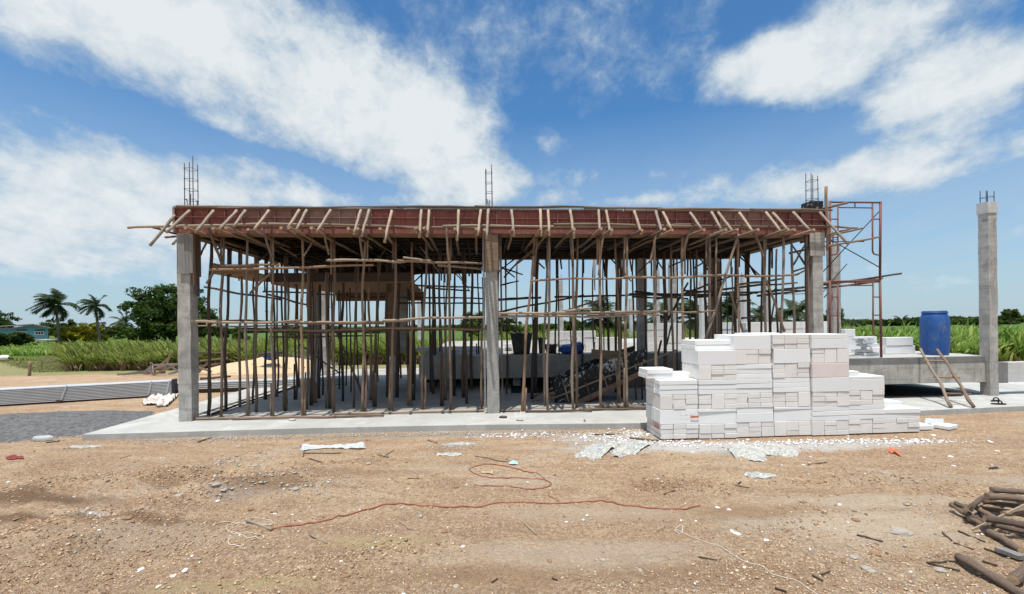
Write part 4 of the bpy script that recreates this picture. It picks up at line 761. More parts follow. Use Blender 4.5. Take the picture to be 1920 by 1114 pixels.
for si, mods in enumerate(stk[:7]):
    u0 = si*.606; z = .0+U(0, .008); lev = 0; vj = U(-.012, .012)+(0, .0, .0, .012, -.004, .0, .02)[si]; wob_ = 0
    nxt = len(stk[si+1]) if si < 6 else 0; prv = len(stk[si-1]) if si else 0
    for mi, k in enumerate(mods):
        top = mi == len(mods)-1; openL = mi >= prv; openR = mi >= nxt; full = top or openL or openR
        mc = 'block_cream' if k == 'E' else 'block_white'; uj = u0+U(-.008, .008)+(.006*mi if si == 2 else 0)*-1
        if k == 'E':
            cols = [0, .2, .4]
            for ci_, c in enumerate(cols):
                hs = random.choice(((.075, .15, .2255),)*5+((.075, .2255), (.2255,), (.15, .2255))); a = 0
                for hh in hs:
                    block(S0, E1, E2, uj+c, uj+c+.2, vj, vj+.6, z+a, z+hh, mc, lab(si, k, lev+int(round(a/.075)), ('left', 'middle', 'right')[ci_]), BL); a = hh; nb += 1
            lev += 3
        elif k in 'FC':
            n = 3 if full else 1
            hs = random.choice(((.15, .2255), (.2255,), (.2255,), (.18, .2255))); a = 0
            for hh in hs:
                for q in range(n): block(S0, E1, E2, uj, uj+.602, vj+q*.2, vj+q*.2+.2, z+a, z+hh, 'block_pink' if k == 'C' and q == 0 else mc, lab(si, k, lev+int(round(a/.075)), ('front', 'middle', 'rear')[q]), BL); nb += 1
                a = hh
            lev += 3
        else:
            rows = 3 if k == 'S' else 2
            for rr in range(rows):
                for q in range(3 if full else 1): block(S0, E1, E2, uj+U(-.004, .004), uj+.602, vj+q*.2, vj+q*.2+.2, z+rr*.0752, z+rr*.0752+.075, mc, lab(si, k, lev, ('front', 'middle', 'rear')[q]), BL); nb += 1
                lev += 1
            z += rows*.0752-MOD
        z += MOD
    if si == 0: # two pairs of loose blocks on top
        for j, (u, v, w, d) in enumerate(((-.12, .2, .42, .4), (.26, .3, .36, .3))):
            for q in range(2 if j == 0 else 1):
                block(S0, E1, E2, u, u+w, v, v+d, z+q*.075, z+q*.075+.075, 'block_white', f'white block lying loose on the first stack from left, {("lower left one", "upper left one", "right one")[j*2+q]}', BL)
    if si == 1: block(S0, E1, E2, u0, u0+.6, .1, .6, z, z+.075, 'block_white', 'white block lying flat on top of the second stack, lower one', BL); block(S0, E1, E2, u0+.01, u0+.61, .1, .6, z+.0755, z+.15, 'block_white', 'white block lying flat on top of the second stack, upper one', BL)
    if si == 3: block(S0, E1, E2, u0-.3, u0+.3, .3, .6, z, z+.02, 'block_white', 'thin white block offcut on top of the fourth stack', BL)
    if si == 5: block(S0, E1, E2, u0+.0, u0+.22, .05, .45, z, z+.075, 'block_white', 'small white block offcut lying on the sixth stack from left', BL)
    if si == 6: block(S0, E1, E2, u0-.0, u0+.42, .15, .55, z, z+.09, 'block_white', 'white block lying alone on the low seventh stack', BL)
block(S0, E1, E2, 7*.606+.02, 7*.606+.36, .15, .5, .0, .07, 'block_white', 'flat white block on the ground right of the seventh stack', BL)
block(S0, Vector((.9, .44, 0)), Vector((-.44, .9, 0)), 4.45, 4.75, -1.75, -1.5, .0, .06, 'block_white', 'tilted white block offcut on the ground beyond the stack end', BL)
# red factory print left on two of the blocks
pr = MB(); fz = .19
sx = -.0025
def stroke(m, y0, z0, y1, z1, w=.012): m.prism([S0+E1*sx+E2*y+Vector((0, 0, z)) for y, z in ((y0-w/2, z0), (y0+w/2, z0), (y1+w/2, z1), (y1-w/2, z1))], -E1*.0012)
for y in (.26, .235-.06, .12, .07): stroke(pr, y, .155, y, .255)
stroke(pr, .2, .155, .2, .17, .06); stroke(pr, .095, .155, .095, .17, .05)
pr2 = pr.obj('block_print', 'print_red', None, None, True)
tgt = [o for o in COL.objects if o.get('label') == lab(0, '', 1, 'left')] or [o for o in COL.objects if o.get('category') == 'block'][:1]
def stick(child, par):
    child.parent = par; child.matrix_parent_inverse = (Matrix.Translation(par.location) @ par.rotation_euler.to_matrix().to_4x4()).inverted()
stick(pr2, tgt[0])
pr = MB()
for a, b, z0, z1 in ((.47, .6, .325, .355), (.38, .44, .365, .372), (.32, .345, .365, .371), (.46, .52, .365, .372)): pr.prism([S0+E1*x-E2*.014+Vector((0, 0, z)) for x, z in ((a, z0), (b, z0+.005), (b, z1), (a, z1))], -E2*.0012)
f0 = [o for o in COL.objects if str(o.get('label', '')).startswith('white concrete block in the first stack') and 'front' in o['label']]
stick(pr.obj('block_print', 'print_orange', None, None, True), f0[0] if f0 else tgt[0])
# blocks stored on the raised floor
def bstack(px0, px1, Y, rows, lab_, group, mat='block_white', dep=.2, bh=.2, base=ZP, n=None, seam=.6):
    a = W(px0, 600, Y); b = W(px1, 600, Y); org = Vector((a.x, a.y, 0)); L = (b-a).length; n = n or max(1, int(round(L/seam))); w = L/n; k = 0
    for r_ in range(rows):
        off = U(-.03, .03)
        for j in range(n):
            block(org, Vector((ct, st, 0)), Vector((-st, ct, 0)), j*w+off, (j+1)*w+off, U(-.01, .01), dep, base+r_*bh, base+(r_+1)*bh, mat, f'{lab_}, {ordn(k)} up', group); k += 1
bstack(1028, 1165, 13.4, 2, 'white block in the stack behind the blue bundle', 'blocks on the raised floor behind the props', n=4)
bstack(1028, 1118, 13.4, 1, 'white block on top of the stack behind the blue bundle', 'blocks on the raised floor behind the props', base=ZP+.4, n=3)
bstack(1213, 1282, 13.6, 4, 'white block in the stack right of the inner column', 'blocks on the raised floor right of the inner column', n=2)
bstack(1284, 1296, 13.2, 1, 'lone white block beside the inner stack', 'blocks on the raised floor right of the inner column')
bstack(1350, 1440, 13.4, 4, 'white block in the long wall behind the slanting props', 'long row of blocks at the back', n=3)
bstack(1400, 1582, 12.6, 4, 'pale grey block in the long wall left of the scaffold', 'long row of blocks at the back', 'block_cream', n=5)
bstack(1585, 1606, 11.5, 3, 'white block in the pile at the scaffold foot', 'blocks at the scaffold foot', n=1)
bstack(1598, 1650, 11.6, 2, 'white block in the pile behind the broken slabs', 'blocks behind the broken slabs', n=2)
bstack(1660, 1720, 10.95, 1, 'white block in the lower row left of the blue barrel', 'blocks left of the blue barrel', n=2)
bstack(1662, 1716, 10.95, 1, 'white block in the upper row left of the blue barrel', 'blocks left of the blue barrel', base=ZP+.2, n=1)
bstack(780, 905, 14.2, 1, 'white block in the low row left of the wrapped column', 'low row of blocks behind the left bay', n=4, dep=.3, bh=.14)
bstack(932, 960, 14.2, 1, 'white block in the low row right of the wrapped column', 'low row of blocks behind the left bay', n=2, bh=.1)
bstack(948, 960, 14.0, 1, 'white block set on the low row beside the black tub', 'low row of blocks behind the left bay', n=1, base=ZP+.1, bh=.12)
o0 = W(1620, 600, 10.6)
for i, (x, w, y, a) in enumerate(((.0, .36, 0, .05), (.0, .3, .04, .2), (.03, .34, -.04, -.25), (.08, .4, .0, .12), (.0, .3, .03, -.1), (.02, .28, 0, .3))):
    e1 = Vector((math.cos(a), math.sin(a), 0)); block(Vector((o0.x, o0.y, 0)), e1, Vector((-e1.y, e1.x, 0)), x, x+w, y, y+.3, ZP+i*.068, ZP+i*.068+.062, 'block_white', f'broken white slab in the crooked pile left of the barrel, {ordn(i)} from the bottom', 'crooked pile of broken slabs')

# ------------------------------------------------------------------ scaffold
YS = 10.0; ZG = ZP+.003
def sc_(px, py): return W(px, py, YS)
def tubes(name, segs, label, cat, r=.02, group=None, mat='scaffold_paint'):
    root = empty(name, sc_(segs[0][1][0][0], segs[0][1][0][1]), label, cat, group)
    for nm, pts, rr in segs: m = MB(); m.tube([p if isinstance(p, Vector) else sc_(*p) for p in pts], rr or r, 8); m.obj(nm, mat, root, Vector(m.v[0]))
    return root
def foot(px): p = sc_(px, 640); return Vector((p.x, p.y, ZG))
tubes('scaffold_frame', [('upright', [(1556, 377), (1556, 526)], .024), ('upright', [(1651, 378), (1650, 526)], .024), ('top_bar', [(1556, 379), (1651, 380)], 0), ('inner_bar', [(1571, 389), (1636, 390)], .014), ('inner_upright', [(1571, 382), (1571, 470), (1569, 476), (1562, 478), (1557, 478)], .016), ('inner_upright', [(1636, 382), (1636, 470), (1638, 476), (1644, 478), (1650, 478)], .016),
    ('rung', [(1556, 411), (1571, 411)], .014), ('rung', [(1556, 445), (1571, 445)], .014), ('rung', [(1636, 411), (1651, 411)], .014), ('rung', [(1636, 445), (1651, 445)], .014), ('link', [(1603, 380), (1603, 390)], .012)], 'upper red brown steel scaffold frame at the right end of the house', 'scaffold frame', group='red steel scaffold frames')
tubes('scaffold_frame', [('upright', [(1556, 526), foot(1556)], .024), ('upright', [(1650, 526), foot(1652)], .024), ('top_bar', [(1556, 528), (1651, 526)], .022), ('inner_bar', [(1571, 536), (1636, 535)], .014), ('inner_upright', [(1571, 529), foot(1571)], .016), ('inner_upright', [(1637, 529), (1637, 622), (1639, 627), (1646, 629), (1651, 629)], .016),
    ('rung', [(1556, 557), (1571, 557)], .014), ('rung', [(1556, 592), (1571, 592)], .014), ('rung', [(1637, 557), (1651, 557)], .014), ('rung', [(1637, 591), (1651, 591)], .014), ('link', [(1604, 528), (1604, 535)], .012)], 'lower red brown steel scaffold frame standing on the raised floor', 'scaffold frame', group='red steel scaffold frames')
for i, (a, b, c, d) in enumerate(((1648, 397, 1541, 512), (1558, 450, 1650, 502), (1545, 453, 1620, 453), (1545, 558, 1557, 545))):
    m = MB(); p, q = W(a, b, 10.0), W(c, d, 10.03); m.tube([p, q], .0105, 6); tag(m.obj('cross_brace', 'dark_steel', None, p), ('rising', 'falling', 'level', 'short')[i]+' thin steel brace tied across the red scaffold', 'brace', 'thin braces on the scaffold')

# ------------------------------------------------------------------ stair formwork
YT = 9.75
def yt(px, py, dv=0): return W(px, py, YT+dv)
stair = empty('stair_formwork', yt(1040, 756), 'black board stair formwork climbing to the raised floor, blotched with dried cement', 'formwork')
for dv in (0, 1.0):
    m = MB(); m.prism([yt(1038, 719)+Vector((0, dv, 0)), yt(1150, 672)+Vector((0, dv, 0)), yt(1214, 652)+Vector((0, dv, 0)), yt(1214, 700)+Vector((0, dv, 0)), yt(1100, 754)+Vector((0, dv, 0)), yt(1040, 757)+Vector((0, dv, 0))], (0, .03, 0)); m.obj('side_panel', 'black_ply', stair, yt(1040, 756), True)
m = MB(); m.prism([yt(1081, 757), yt(1205, 700), yt(1205, 704), yt(1084, 760)], (0, 1.05, 0)); m.obj('soffit_board', 'board_wood', stair, yt(1081, 757), True)
m = MB(); m.prism([yt(1082, 751, -.03), yt(1203, 694, -.03), yt(1203, 703, -.03), yt(1083, 760, -.03)], (0, .025, 0)); m.obj('edge_board', 'board_wood', stair, yt(1081, 757), True)
m = MB(); m.prism([yt(1083, 760.2, -.034), yt(1203, 703.2, -.034), yt(1203, 705, -.034), yt(1084, 762, -.034)], (0, .03, 0)); m.obj('red_edge', 'rust_edge', stair, yt(1081, 757), True)
pole('rail', yt(1033, 748, -.06), yt(1270, 656, -.06), .022, 'pole_wood', parent=stair)
for a, b, c, d in ((1059, 723, 1068, 758), (1097, 716, 1108, 746), (1130, 702, 1142, 732), (1196, 677, 1212, 724), (1055, 715, 1067, 757)): pole('cleat', yt(a, b, -.09), yt(c, d, -.07), .014, 'pole_wood', parent=stair, seg=4)
for px in (1162, 1175, 1192, 1204):
    p = W(px, 700, YT+.3); pole('leg', Vector((p.x, p.y, SL+.003)), Vector((p.x, p.y, (W(px, 704+(1200-px)*.5, YT).z))), .024, 'old_wood', parent=stair, seg=4)
p, q = W(1109, 663, 10.6), W(1186, 670, 10.0); plank('fascia_board', p, q, .21, .025, 'board_wood', 'light brown plank held on edge above the black stair formwork', 'board')
p, q = W(1189, 669, 10.0), W(1189, 669, 10.15); plank('end_board', W(1186.5, 669, 9.98), W(1192, 668, 10.02), .23, .03, 'board_wood', 'short brown board nailed to the end of the light brown plank', 'board')
for i, (a, b, c, d) in enumerate(((1000, 740, 1035, 728), (998, 748, 1038, 735), (1003, 744, 1040, 738))): pole('loose_plank', G(a, b+4, SL+.03), W(c, d, 9.7), .022, 'pole_wood', f'loose pole leaning at the foot of the black stair form, {ordn(i)} from the top', 'pole', 'loose poles at the stair foot')
for i, (a, b, c, d) in enumerate(((1104, 760, 1107, 764), (1115, 762, 1190, 760))): pole('offcut', G(a, b, SL+.02), G(c, d, SL+.02), .017, 'pale_wood', ('tiny', 'longer')[i]+' wood offcut lying on the slab under the stair form', 'offcut')
p, q = W(1232, 670, 10.9), W(1240, 638, 10.9); pole('pole_stub', p, q, .03, 'old_wood', 'leaning pole stub behind the slanting rail of the stair form', 'pole')

# tubs, bundle and trough on the raised floor
def tub(px0, px1, py0, py1, Y, name, label, cat, mat='tub_black'):
    a, b = W(px0, py1, Y), W(px1, py1, Y); w = (b-a).length; h = W(px0, py0, Y).z-ZP; c = (a+b)/2; m = MB(); n = 24; prof = [(.72, 0), (.8, .3), (.9, .7), (.99, .97), (1.04, 1.0), (.96, 1.0), (.9, .9), (.7, .06)]
    for i, (r_, z) in enumerate(prof):
        for k in range(n):
            t = 2*math.pi*k/n; q = (abs(math.cos(t))**4+abs(math.sin(t))**4)**-.25; jag = 1+(.04*math.sin(k*2.3) if 3 <= i <= 5 else 0); m.v.append(Vector((c.x+w/2*r_*q*math.cos(t)*.96, c.y+.4+w/2*r_*q*math.sin(t)*.9, ZP+.002+h*z*jag)))
    for i in range(len(prof)-1):
        for k in range(n): m.face([i*n+k, i*n+(k+1) % n, (i+1)*n+(k+1) % n, (i+1)*n+k], None, True)
    m.face(list(range(n))[::-1]); m.face([(len(prof)-1)*n+k for k in range(n)])
    return tag(m.obj(name, mat, None, Vector((c.x, c.y+.4, ZP))), label, cat)
tub(956, 1001, 625, 668, 12.25, 'mortar_tub', 'tall dark plastic tub with ragged rim on the raised floor', 'tub')
tub(1010, 1026, 634, 668, 12.4, 'mortar_tub', 'narrower dark tub behind the props beside the trough', 'tub')
tub(1022, 1048, 647, 668, 12.3, 'mixing_trough', 'low grey mixing trough left of the blue bundle', 'trough')
hd = MB(); cc = W(1062, 650, 12.25); hd.tube([cc+Vector((.22*math.cos(t)-.02, .2*math.sin(t)*.2, .03+.15*math.sin(t))) for t in np.linspace(0, 3.14, 9)], .006, 5); tag(hd.obj('bucket_handle', 'dark_steel', None, cc), 'thin wire hoop sticking up beside the blue bundle', 'wire hoop')
def lump(name, c, s, mat, label, cat, amp=.2, fr=3.0, seed=0, n=28):
    m = MB()
    for i in range(n//2+1):
        for k in range(n):
            a = math.pi*i/(n//2); t = 2*math.pi*k/n; d = Vector((math.sin(a)*math.cos(t), math.sin(a)*math.sin(t), math.cos(a)))
            r_ = 1+amp*2*float(fbm(np.array(d.x*1.3+5+d.z), np.array(d.y*1.3+5-d.z*.7), fr, 4, seed)); m.v.append(Vector(c)+Vector((d.x*s[0]*r_, d.y*s[1]*r_, max(-s[2], d.z*s[2]*r_))))
    for i in range(n//2):
        for k in range(n): m.face([i*n+k, (i+1)*n+k, (i+1)*n+(k+1) % n, i*n+(k+1) % n], None, True)
    return tag(m.obj(name, mat, None, Vector(c)), label, cat)
c = W(1070, 657, 12.35); lump('tarp_bundle', (c.x, c.y, ZP+.13), (.32, .24, .14), 'tarp_blue', 'crumpled bright blue tarpaulin bundle on the raised floor', 'tarpaulin', .3, 4, 3)
c2_ = W(1085, 655, 12.35); o = lump('tarp_bundle', (c2_.x, c2_.y, ZP+.16), (.14, .2, .16), 'tarp_blue', 'darker upright end of the blue tarpaulin bundle', 'tarpaulin', .3, 4, 5)
# barrel
bc = W(1753, 667, 10.58); bc = Vector((bc.x, bc.y, ZP)); R_ = .268; hh = 84/F*10.32
m = MB(); prof = [(.86, 0), (.9, .015), (.965, .12), (.995, .3), (1.0, .34), (1.0, .5), (1.0, .66), (.995, .7), (.97, .8), (.9, .885), (.84, .925), (.815, .935), (.815, .945), (.84, .95), (.84, .985), (.82, 1.0), (.78, 1.0), (.77, .97), (0.01, .965)]
m.lathe([(a*R_, b*hh) for a, b in prof], 48); barrel = m.obj('barrel', 'barrel_blue', None, (0, 0, 0)); barrel.location = bc+Vector((0, 0, .002)); tag(barrel, 'big blue plastic barrel standing on the raised floor beside the ladder', 'barrel')
m = MB(); rr = .845*R_; m.tube([(rr*math.cos(t), rr*math.sin(t), .955*hh) for t in np.linspace(0, 2*math.pi, 41)], .014, 8, False); o = m.obj('lid_ring', 'barrel_blue', barrel, None); o.location = (0, 0, 0)
# ladder
ld = empty('wooden_ladder', G(1783, 763, SL), 'crude pole ladder leaning against the edge of the raised floor', 'ladder'); vl = VW-.06
for (a, b, c, d) in ((1783, 763, 1726, 654), (1826, 763, 1757, 655)):
    p0 = G(a, b, SL+.02); p1 = PV(c, d, vl+.02); pts, rad = wob(p0, p1, .03, .024, .02, 9); m = MB(); m.tube(pts, rad, 8); m.obj('rail', 'pole_wood', ld, p0)
for (a, b, c, d, t) in ((1732, 676, 1777, 677, .8), (1752, 707, 1799, 708, .52), (1770, 738, 1820, 739, .22)):
    vb = UV_(G(1800, 763, SL))[1]; v = vb+(vl-vb)*t-.035; pole('rung', PV(a, b, v), PV(c, d, v), .02, 'pole_wood', parent=ld, seg=4)
# sandals
for i, (x, y, a) in enumerate(((1866, 752, .3), (1872, 758, -.2))):
    p = G(x, y, SL+.002); r = empty('sandal', p, ('upturned', 'flat')[i]+' black sandal lying on the slab right of the ladder', 'sandal', 'pair of black sandals'); Mx = Matrix.Rotation(a, 3, 'Z')
    pts = [Mx @ Vector((.13*math.cos(t)*1.0, (.042+.012*math.cos(t))*math.sin(t), 0)) for t in np.linspace(0, 2*math.pi, 20, endpoint=False)]; m = MB(); m.prism([p+q for q in pts], (0, 0, .018)); m.obj('sole', 'black_rubber', r, p, True)
    m = MB(); m.tube([p+Mx @ Vector((.03, .045*math.cos(t), .018+.05*math.sin(t))) for t in np.linspace(0, math.pi, 9)], .012, 6); m.obj('strap', 'black_rubber', r, p)
# concrete scraps on the slab
for i, (x, y, s) in enumerate(((943, 783, .06), (975, 788, .05), (548, 788, .05))):
    p = G(x, y, SL); lump('mortar_scrap', (p.x, p.y, SL+s*.2), (s*1.3, s, s*.35), ('old_wood', 'cement', 'slab_concrete')[i], ('brown scrap on the slab in front of the wrapped column', 'grey mortar lump on the slab right of the wrapped column', 'pale flat scrap on the slab at the left bay')[i], 'scrap', .3, 3, i+40, 12)
p = G(1096, 800, 0); plank('stake', (p.x, p.y-.02, 0), (p.x, p.y-.02, .13), .03, .025, 'pale_wood', 'small wooden stake standing at the front edge of the slab', 'stake', up=Vector((1, 0, 0)))

# ------------------------------------------------------------------ steel purlin piles at left
def pile(a, b, h0, z0, w, label, n=8, g='stacks of galvanised purlins'):
    a, b = Vector(a), Vector(b); t = (b-a).normalized(); nrm = Vector((-t.y, t.x, 0)); r = empty('purlin_stack', a, label, 'steel stack', g); hh = h0/n
    for i in range(n):
        m = MB(); z = z0+i*hh; q = Vector((0, 0, z)); prof = [(.03, .0), (0, hh*.12), (0, hh*.72), (.03, hh*.84), (w, hh*.86), (w, 0)]
        m.prism([a+q+nrm*x+Vector((0, 0, zz)) for x, zz in prof], b-a); o = m.obj('purlin', 'zinc', r, a, True)
        m = MB(); m.prism([a+q+nrm*x+Vector((0, 0, zz)) for x, zz in ((.018, -hh*.03), (.018, hh*.0), (w-.01, 0), (w-.01, -hh*.03))], b-a)
    return r, t, nrm
pa = G(-130, 770); pb_ = G(322, 742); pa.z = pb_.z = .03; r, t, nr = pile(pa, pb_, .37, .0, .42, 'long stack of grey galvanised purlins at the left of the house', 10)
Lp = (pb_-pa).length
for q in ((18, .2), (112, .3), (253, .2), (285, .2)):
    p = G(q[0], 755); d = (p-pa).dot(t); m = MB(); c = pa+t*d; m.prism([c-nr*.012+Vector((0, 0, -.02)), c+t*.03-nr*.012+Vector((0, 0, -.02)), c+t*(.03+q[1]*.4)-nr*.012+Vector((0, 0, .385)), c+t*q[1]*.4-nr*.012+Vector((0, 0, .385))], nr*.008); m.obj('strap', 'zinc', r, c, True)
m = MB(); m.box(pb_+t*.04+nr*.1+Vector((0, 0, .19)), (.07, .3, .42), Matrix.Rotation(math.atan2(t.y, t.x), 3, 'Z')); m.obj('end_cap', 'dark_steel', r, pb_)
for d in (.5, 2.2, 4.0): m = MB(); m.box(pa+t*d+nr*.2+Vector((0, 0, -.0)), (.1, .5, .06), Matrix.Rotation(math.atan2(t.y, t.x), 3, 'Z')); m.obj('bearer', 'old_wood', r, pa+t*d)
a = G(326, 738.5); b = G(640, 727); a.z = b.z = .1; pile(a, b, .2, .0, .3, 'lower stack of grey purlins running on behind the left column', 4)
m = MB(); m.box(((a.x+b.x)/2, (a.y+b.y)/2+.15, .05), ((b-a).length, .2, .1), Matrix.Rotation(math.atan2((b-a).y, (b-a).x), 3, 'Z')); tag(m.obj('bearer_timber', 'old_wood', None, (a+b)/2), 'dark timber under the lower stack of grey purlins', 'timber')
# heap of old boards and sticks behind the left column
rt = random.Random(5)
for i, (a, b, c, d, z0, z1) in enumerate(((213, 706, 300, 700, .02, .05), (255, 700, 272, 684, .05, .3), (275, 688, 275, 704, .45, .05), (285, 704, 305, 679, .05, .65), (304, 702, 317, 671, .1, .85), (276, 690, 335, 686, .35, .4), (250, 703, 300, 690, .05, .3), (262, 704, 320, 688, .05, .4), (300, 704, 345, 690, .05, .4), (290, 697, 292, 704, .35, 0.05), (270, 692, 293, 704, .4, .05), (310, 690, 330, 704, .4, .05), (240, 705, 290, 695, .05, .2), (320, 703, 355, 688, .05, .3), (330, 704, 370, 694, .05, .3), (345, 690, 400, 700, .5, .1), (370, 688, 420, 684, .5, .6), (372, 694, 410, 690, .3, .4), (365, 700, 400, 688, .05, .5))):
    p = W(a, b, 17.3); q = W(c, d, 17.3); p.z = z0+.02; q.z = z1+.02; p.y += rt.uniform(-.4, .5); q.y += rt.uniform(-.4, .5)
    plank('scrap_board', p, q, .07, .035, rt.choice(('board_wood', 'grey_board', 'old_wood', 'pole_wood')), f'old board in the scrap timber heap behind the left column, {ordn(i)} from the left', 'board', 'scrap timber heap')
for i, (a, b, c, d, Y, r_) in enumerate(((376, 710, 432, 706, 14.5, .04), (370, 661, 434, 662, 17.2, .03), (470, 670, 540, 664, 17.8, .03), (485, 665, 532, 660, 17.9, .07))):
    p, q = W(a, b, Y), W(c, d, Y); pole('log', p, q, r_, 'old_wood', f'dark log lying near the sand heap behind the left bay, {ordn(i)} of four', 'log', 'logs near the sand heap')
p = W(490, 678, 17.6); lump('tarp_sheet', (p.x+.1, p.y+.5, .62), (.28, .25, .16), 'tarp_blue', 'crumpled light blue sheet on the gravel behind the left bay', 'tarpaulin', .35, 3, 9)
# ------------------------------------------------------------------ log pile, right foreground
logs = [(1797, 1047, 1935, 1122, .045, .045, .043, 'long grey log lying alone below the log pile'), (1845, 994, 1915, 1033, .04, .04, .037, 'grey log slanting down from the pile, split near its end'), (1784, 950, 1842, 986, .07, .04, .03, 'dark barked log at the left edge of the pile'),
        (1809, 963, 1848, 981, .08, .06, .03, 'short grey log beside the dark barked one'), (1792, 947, 1822, 958, .1, .11, .024, 'short thick stub on the left of the pile'), (1829, 954, 1868, 974, .12, .1, .03, 'grey log ending under the pale lath'),
        (1846, 976, 1940, 992, .14, .12, .036, 'long smooth grey log lying across the pile front'), (1812, 955, 1832, 946, .15, .17, .022, 'cut end of a thin log facing left'), (1824, 950, 1860, 930, .17, .18, .025, 'log with bright cut end on the pile'),
        (1850, 935, 1945, 945, .24, .22, .038, 'grey log on top of the pile at the back'), (1858, 925, 1945, 930, .2, .22, .035, 'knotty grey log at the rear of the pile'), (1843, 944, 1940, 961, .17, .15, .028, 'pale split log in the middle of the pile'),
        (1838, 955, 1935, 975, .1, .08, .03, 'brown log deep in the pile'), (1880, 968, 1950, 962, .15, .16, .028, 'reddish log at the right of the pile'), (1858, 985, 1940, 1003, .06, .06, .03, 'brown log under the long smooth one'), (1870, 952, 1935, 940, .12, .1, .03, 'dark log buried in the pile'),
        (1900, 1090, 1940, 1052, .05, .05, .042, 'thick log with a pale cut end at the frame edge'), (1895, 980, 1950, 1000, .1, .08, .035, 'dark log at the right frame edge'), (1820, 975, 1880, 955, .05, .05, .03, 'hidden log at the bottom of the pile')]
for i, (a, b, c, d, z0, z1, r_, lb) in enumerate(logs):
    p = G(a, b, z0+.0); p.z = gz(p)+z0; q = G(c, d, z1); q.z = gz(q)+z1; r_ *= .78; pole('log', p, q, r_, 'grey_log', lb, 'log', 'logs in the pile at lower right', r1=r_*.85, seg=12, n=12, bend=.022, branch=True)
p = G(1823, 994, .03); q = G(1935, 941, .28); plank('lath', p, q, .02, .012, 'pale_wood', 'pale sawn lath lying across the log pile', 'lath')
p = G(1872, 1029, .04); q = G(1918, 1046, .05); plank('flat_board', p, q, .03, .07, 'grey_board', 'flat weathered board beside the log pile', 'board')
for i, (a, b, c, d) in enumerate(((1797, 996, 1847, 1016), (1767, 998, 1785, 1014), (1788, 1018, 1825, 1030), (1740, 1056, 1800, 1070), (1738, 1055, 1800, 1052), (1842, 1052, 1870, 1060), (1607, 1003, 1655, 1015), (1523, 1078, 1543, 1089), (1540, 1077, 1557, 1071), (1453, 1102, 1475, 1110), (1845, 1028, 1868, 1036))):
    p, q = GP(a, b, .008), GP(c, d, .008); pole('twig', p, q, .007, 'old_wood', f'dark twig lying on the dirt left of the log pile, {ordn(i)} of these', 'twig', 'twigs left of the log pile', seg=5, bend=.02)
# ------------------------------------------------------------------ hose, strings, litter
def cord(name, px, r_, mat, label, cat, dz=.006):
    pts = [GP(x, y, dz) for x, y in px]; out = []
    for i in range(len(pts)-1):
        p0, p1, p2, p3 = pts[max(i-1, 0)], pts[i], pts[i+1], pts[min(i+2, len(pts)-1)]
        for k in range(6):
            t = k/6; q = .5*((2*p1)+(p2-p0)*t+(2*p0-5*p1+4*p2-p3)*t*t+(3*p1-p0-3*p2+p3)*t**3); q.z = gz(q)+dz; out.append(q)
    out.append(pts[-1]); m = MB(); m.tube(out, r_, 7); return tag(m.obj(name, mat, None, out[0]), label, cat)
cord('garden_hose', [(502, 992), (550, 985), (600, 978), (670, 960), (735, 945), (800, 948), (880, 950), (940, 942), (1000, 942), (1060, 943), (1120, 939), (1140, 941), (1180, 948), (1240, 954), (1280, 955), (1312, 948)], .0085, 'hose_red', 'long reddish hose lying across the dirt in the foreground', 'hose')
cord('garden_hose', [(888, 909), (940, 912), (985, 917), (1020, 914), (1034, 908), (1018, 899), (975, 896), (925, 896), (890, 888), (880, 880), (900, 872), (930, 871), (960, 877), (985, 884), (1003, 886)], .007, 'hose_red', 'looped reddish hose end curled behind the long hose', 'hose')
cord('wire', [(1003, 886), (1018, 895), (1024, 902)], .004, 'hose_red', 'thin reddish wire tail at the looped hose', 'wire'); cord('wire', [(1029, 922), (1030, 930), (1042, 936), (1048, 941)], .004, 'hose_red', 'short reddish wire between loop and hose', 'wire')
cord('wire', [(891, 855), (920, 861), (955, 866)], .004, 'dark_steel', 'thin dark wire above the looped hose', 'wire')
cord('string', [(400, 982), (430, 978), (470, 980), (505, 984), (508, 976), (480, 971), (462, 972), (470, 982), (440, 983), (425, 988), (435, 996), (470, 998), (492, 1005), (490, 1010), (450, 1002), (428, 996)], .0024, 'string_white', 'tangled white string at the left end of the hose', 'string')
cord('string', [(430, 1008), (428, 1018), (445, 1023), (458, 1022)], .003, 'string_white', 'short white string below the tangle', 'string')
cord('string', [(1280, 998), (1300, 1008), (1345, 1023), (1375, 1040), (1400, 1054), (1430, 1062), (1450, 1077), (1475, 1084), (1500, 1092), (1520, 1106), (1545, 1122)], .0024, 'string_white', 'long white string running down to the bottom edge', 'string')
cord('string', [(1268, 990), (1278, 985), (1279, 997), (1266, 992), (1272, 1000), (1280, 998)], .003, 'string_white', 'knotted white string end above the long string', 'string')
p, q = GP(463, 976, .02), GP(510, 993, .015); pole('stick', p, q, .013, 'pale_wood', 'thick stick tied at the left end of the hose', 'stick')
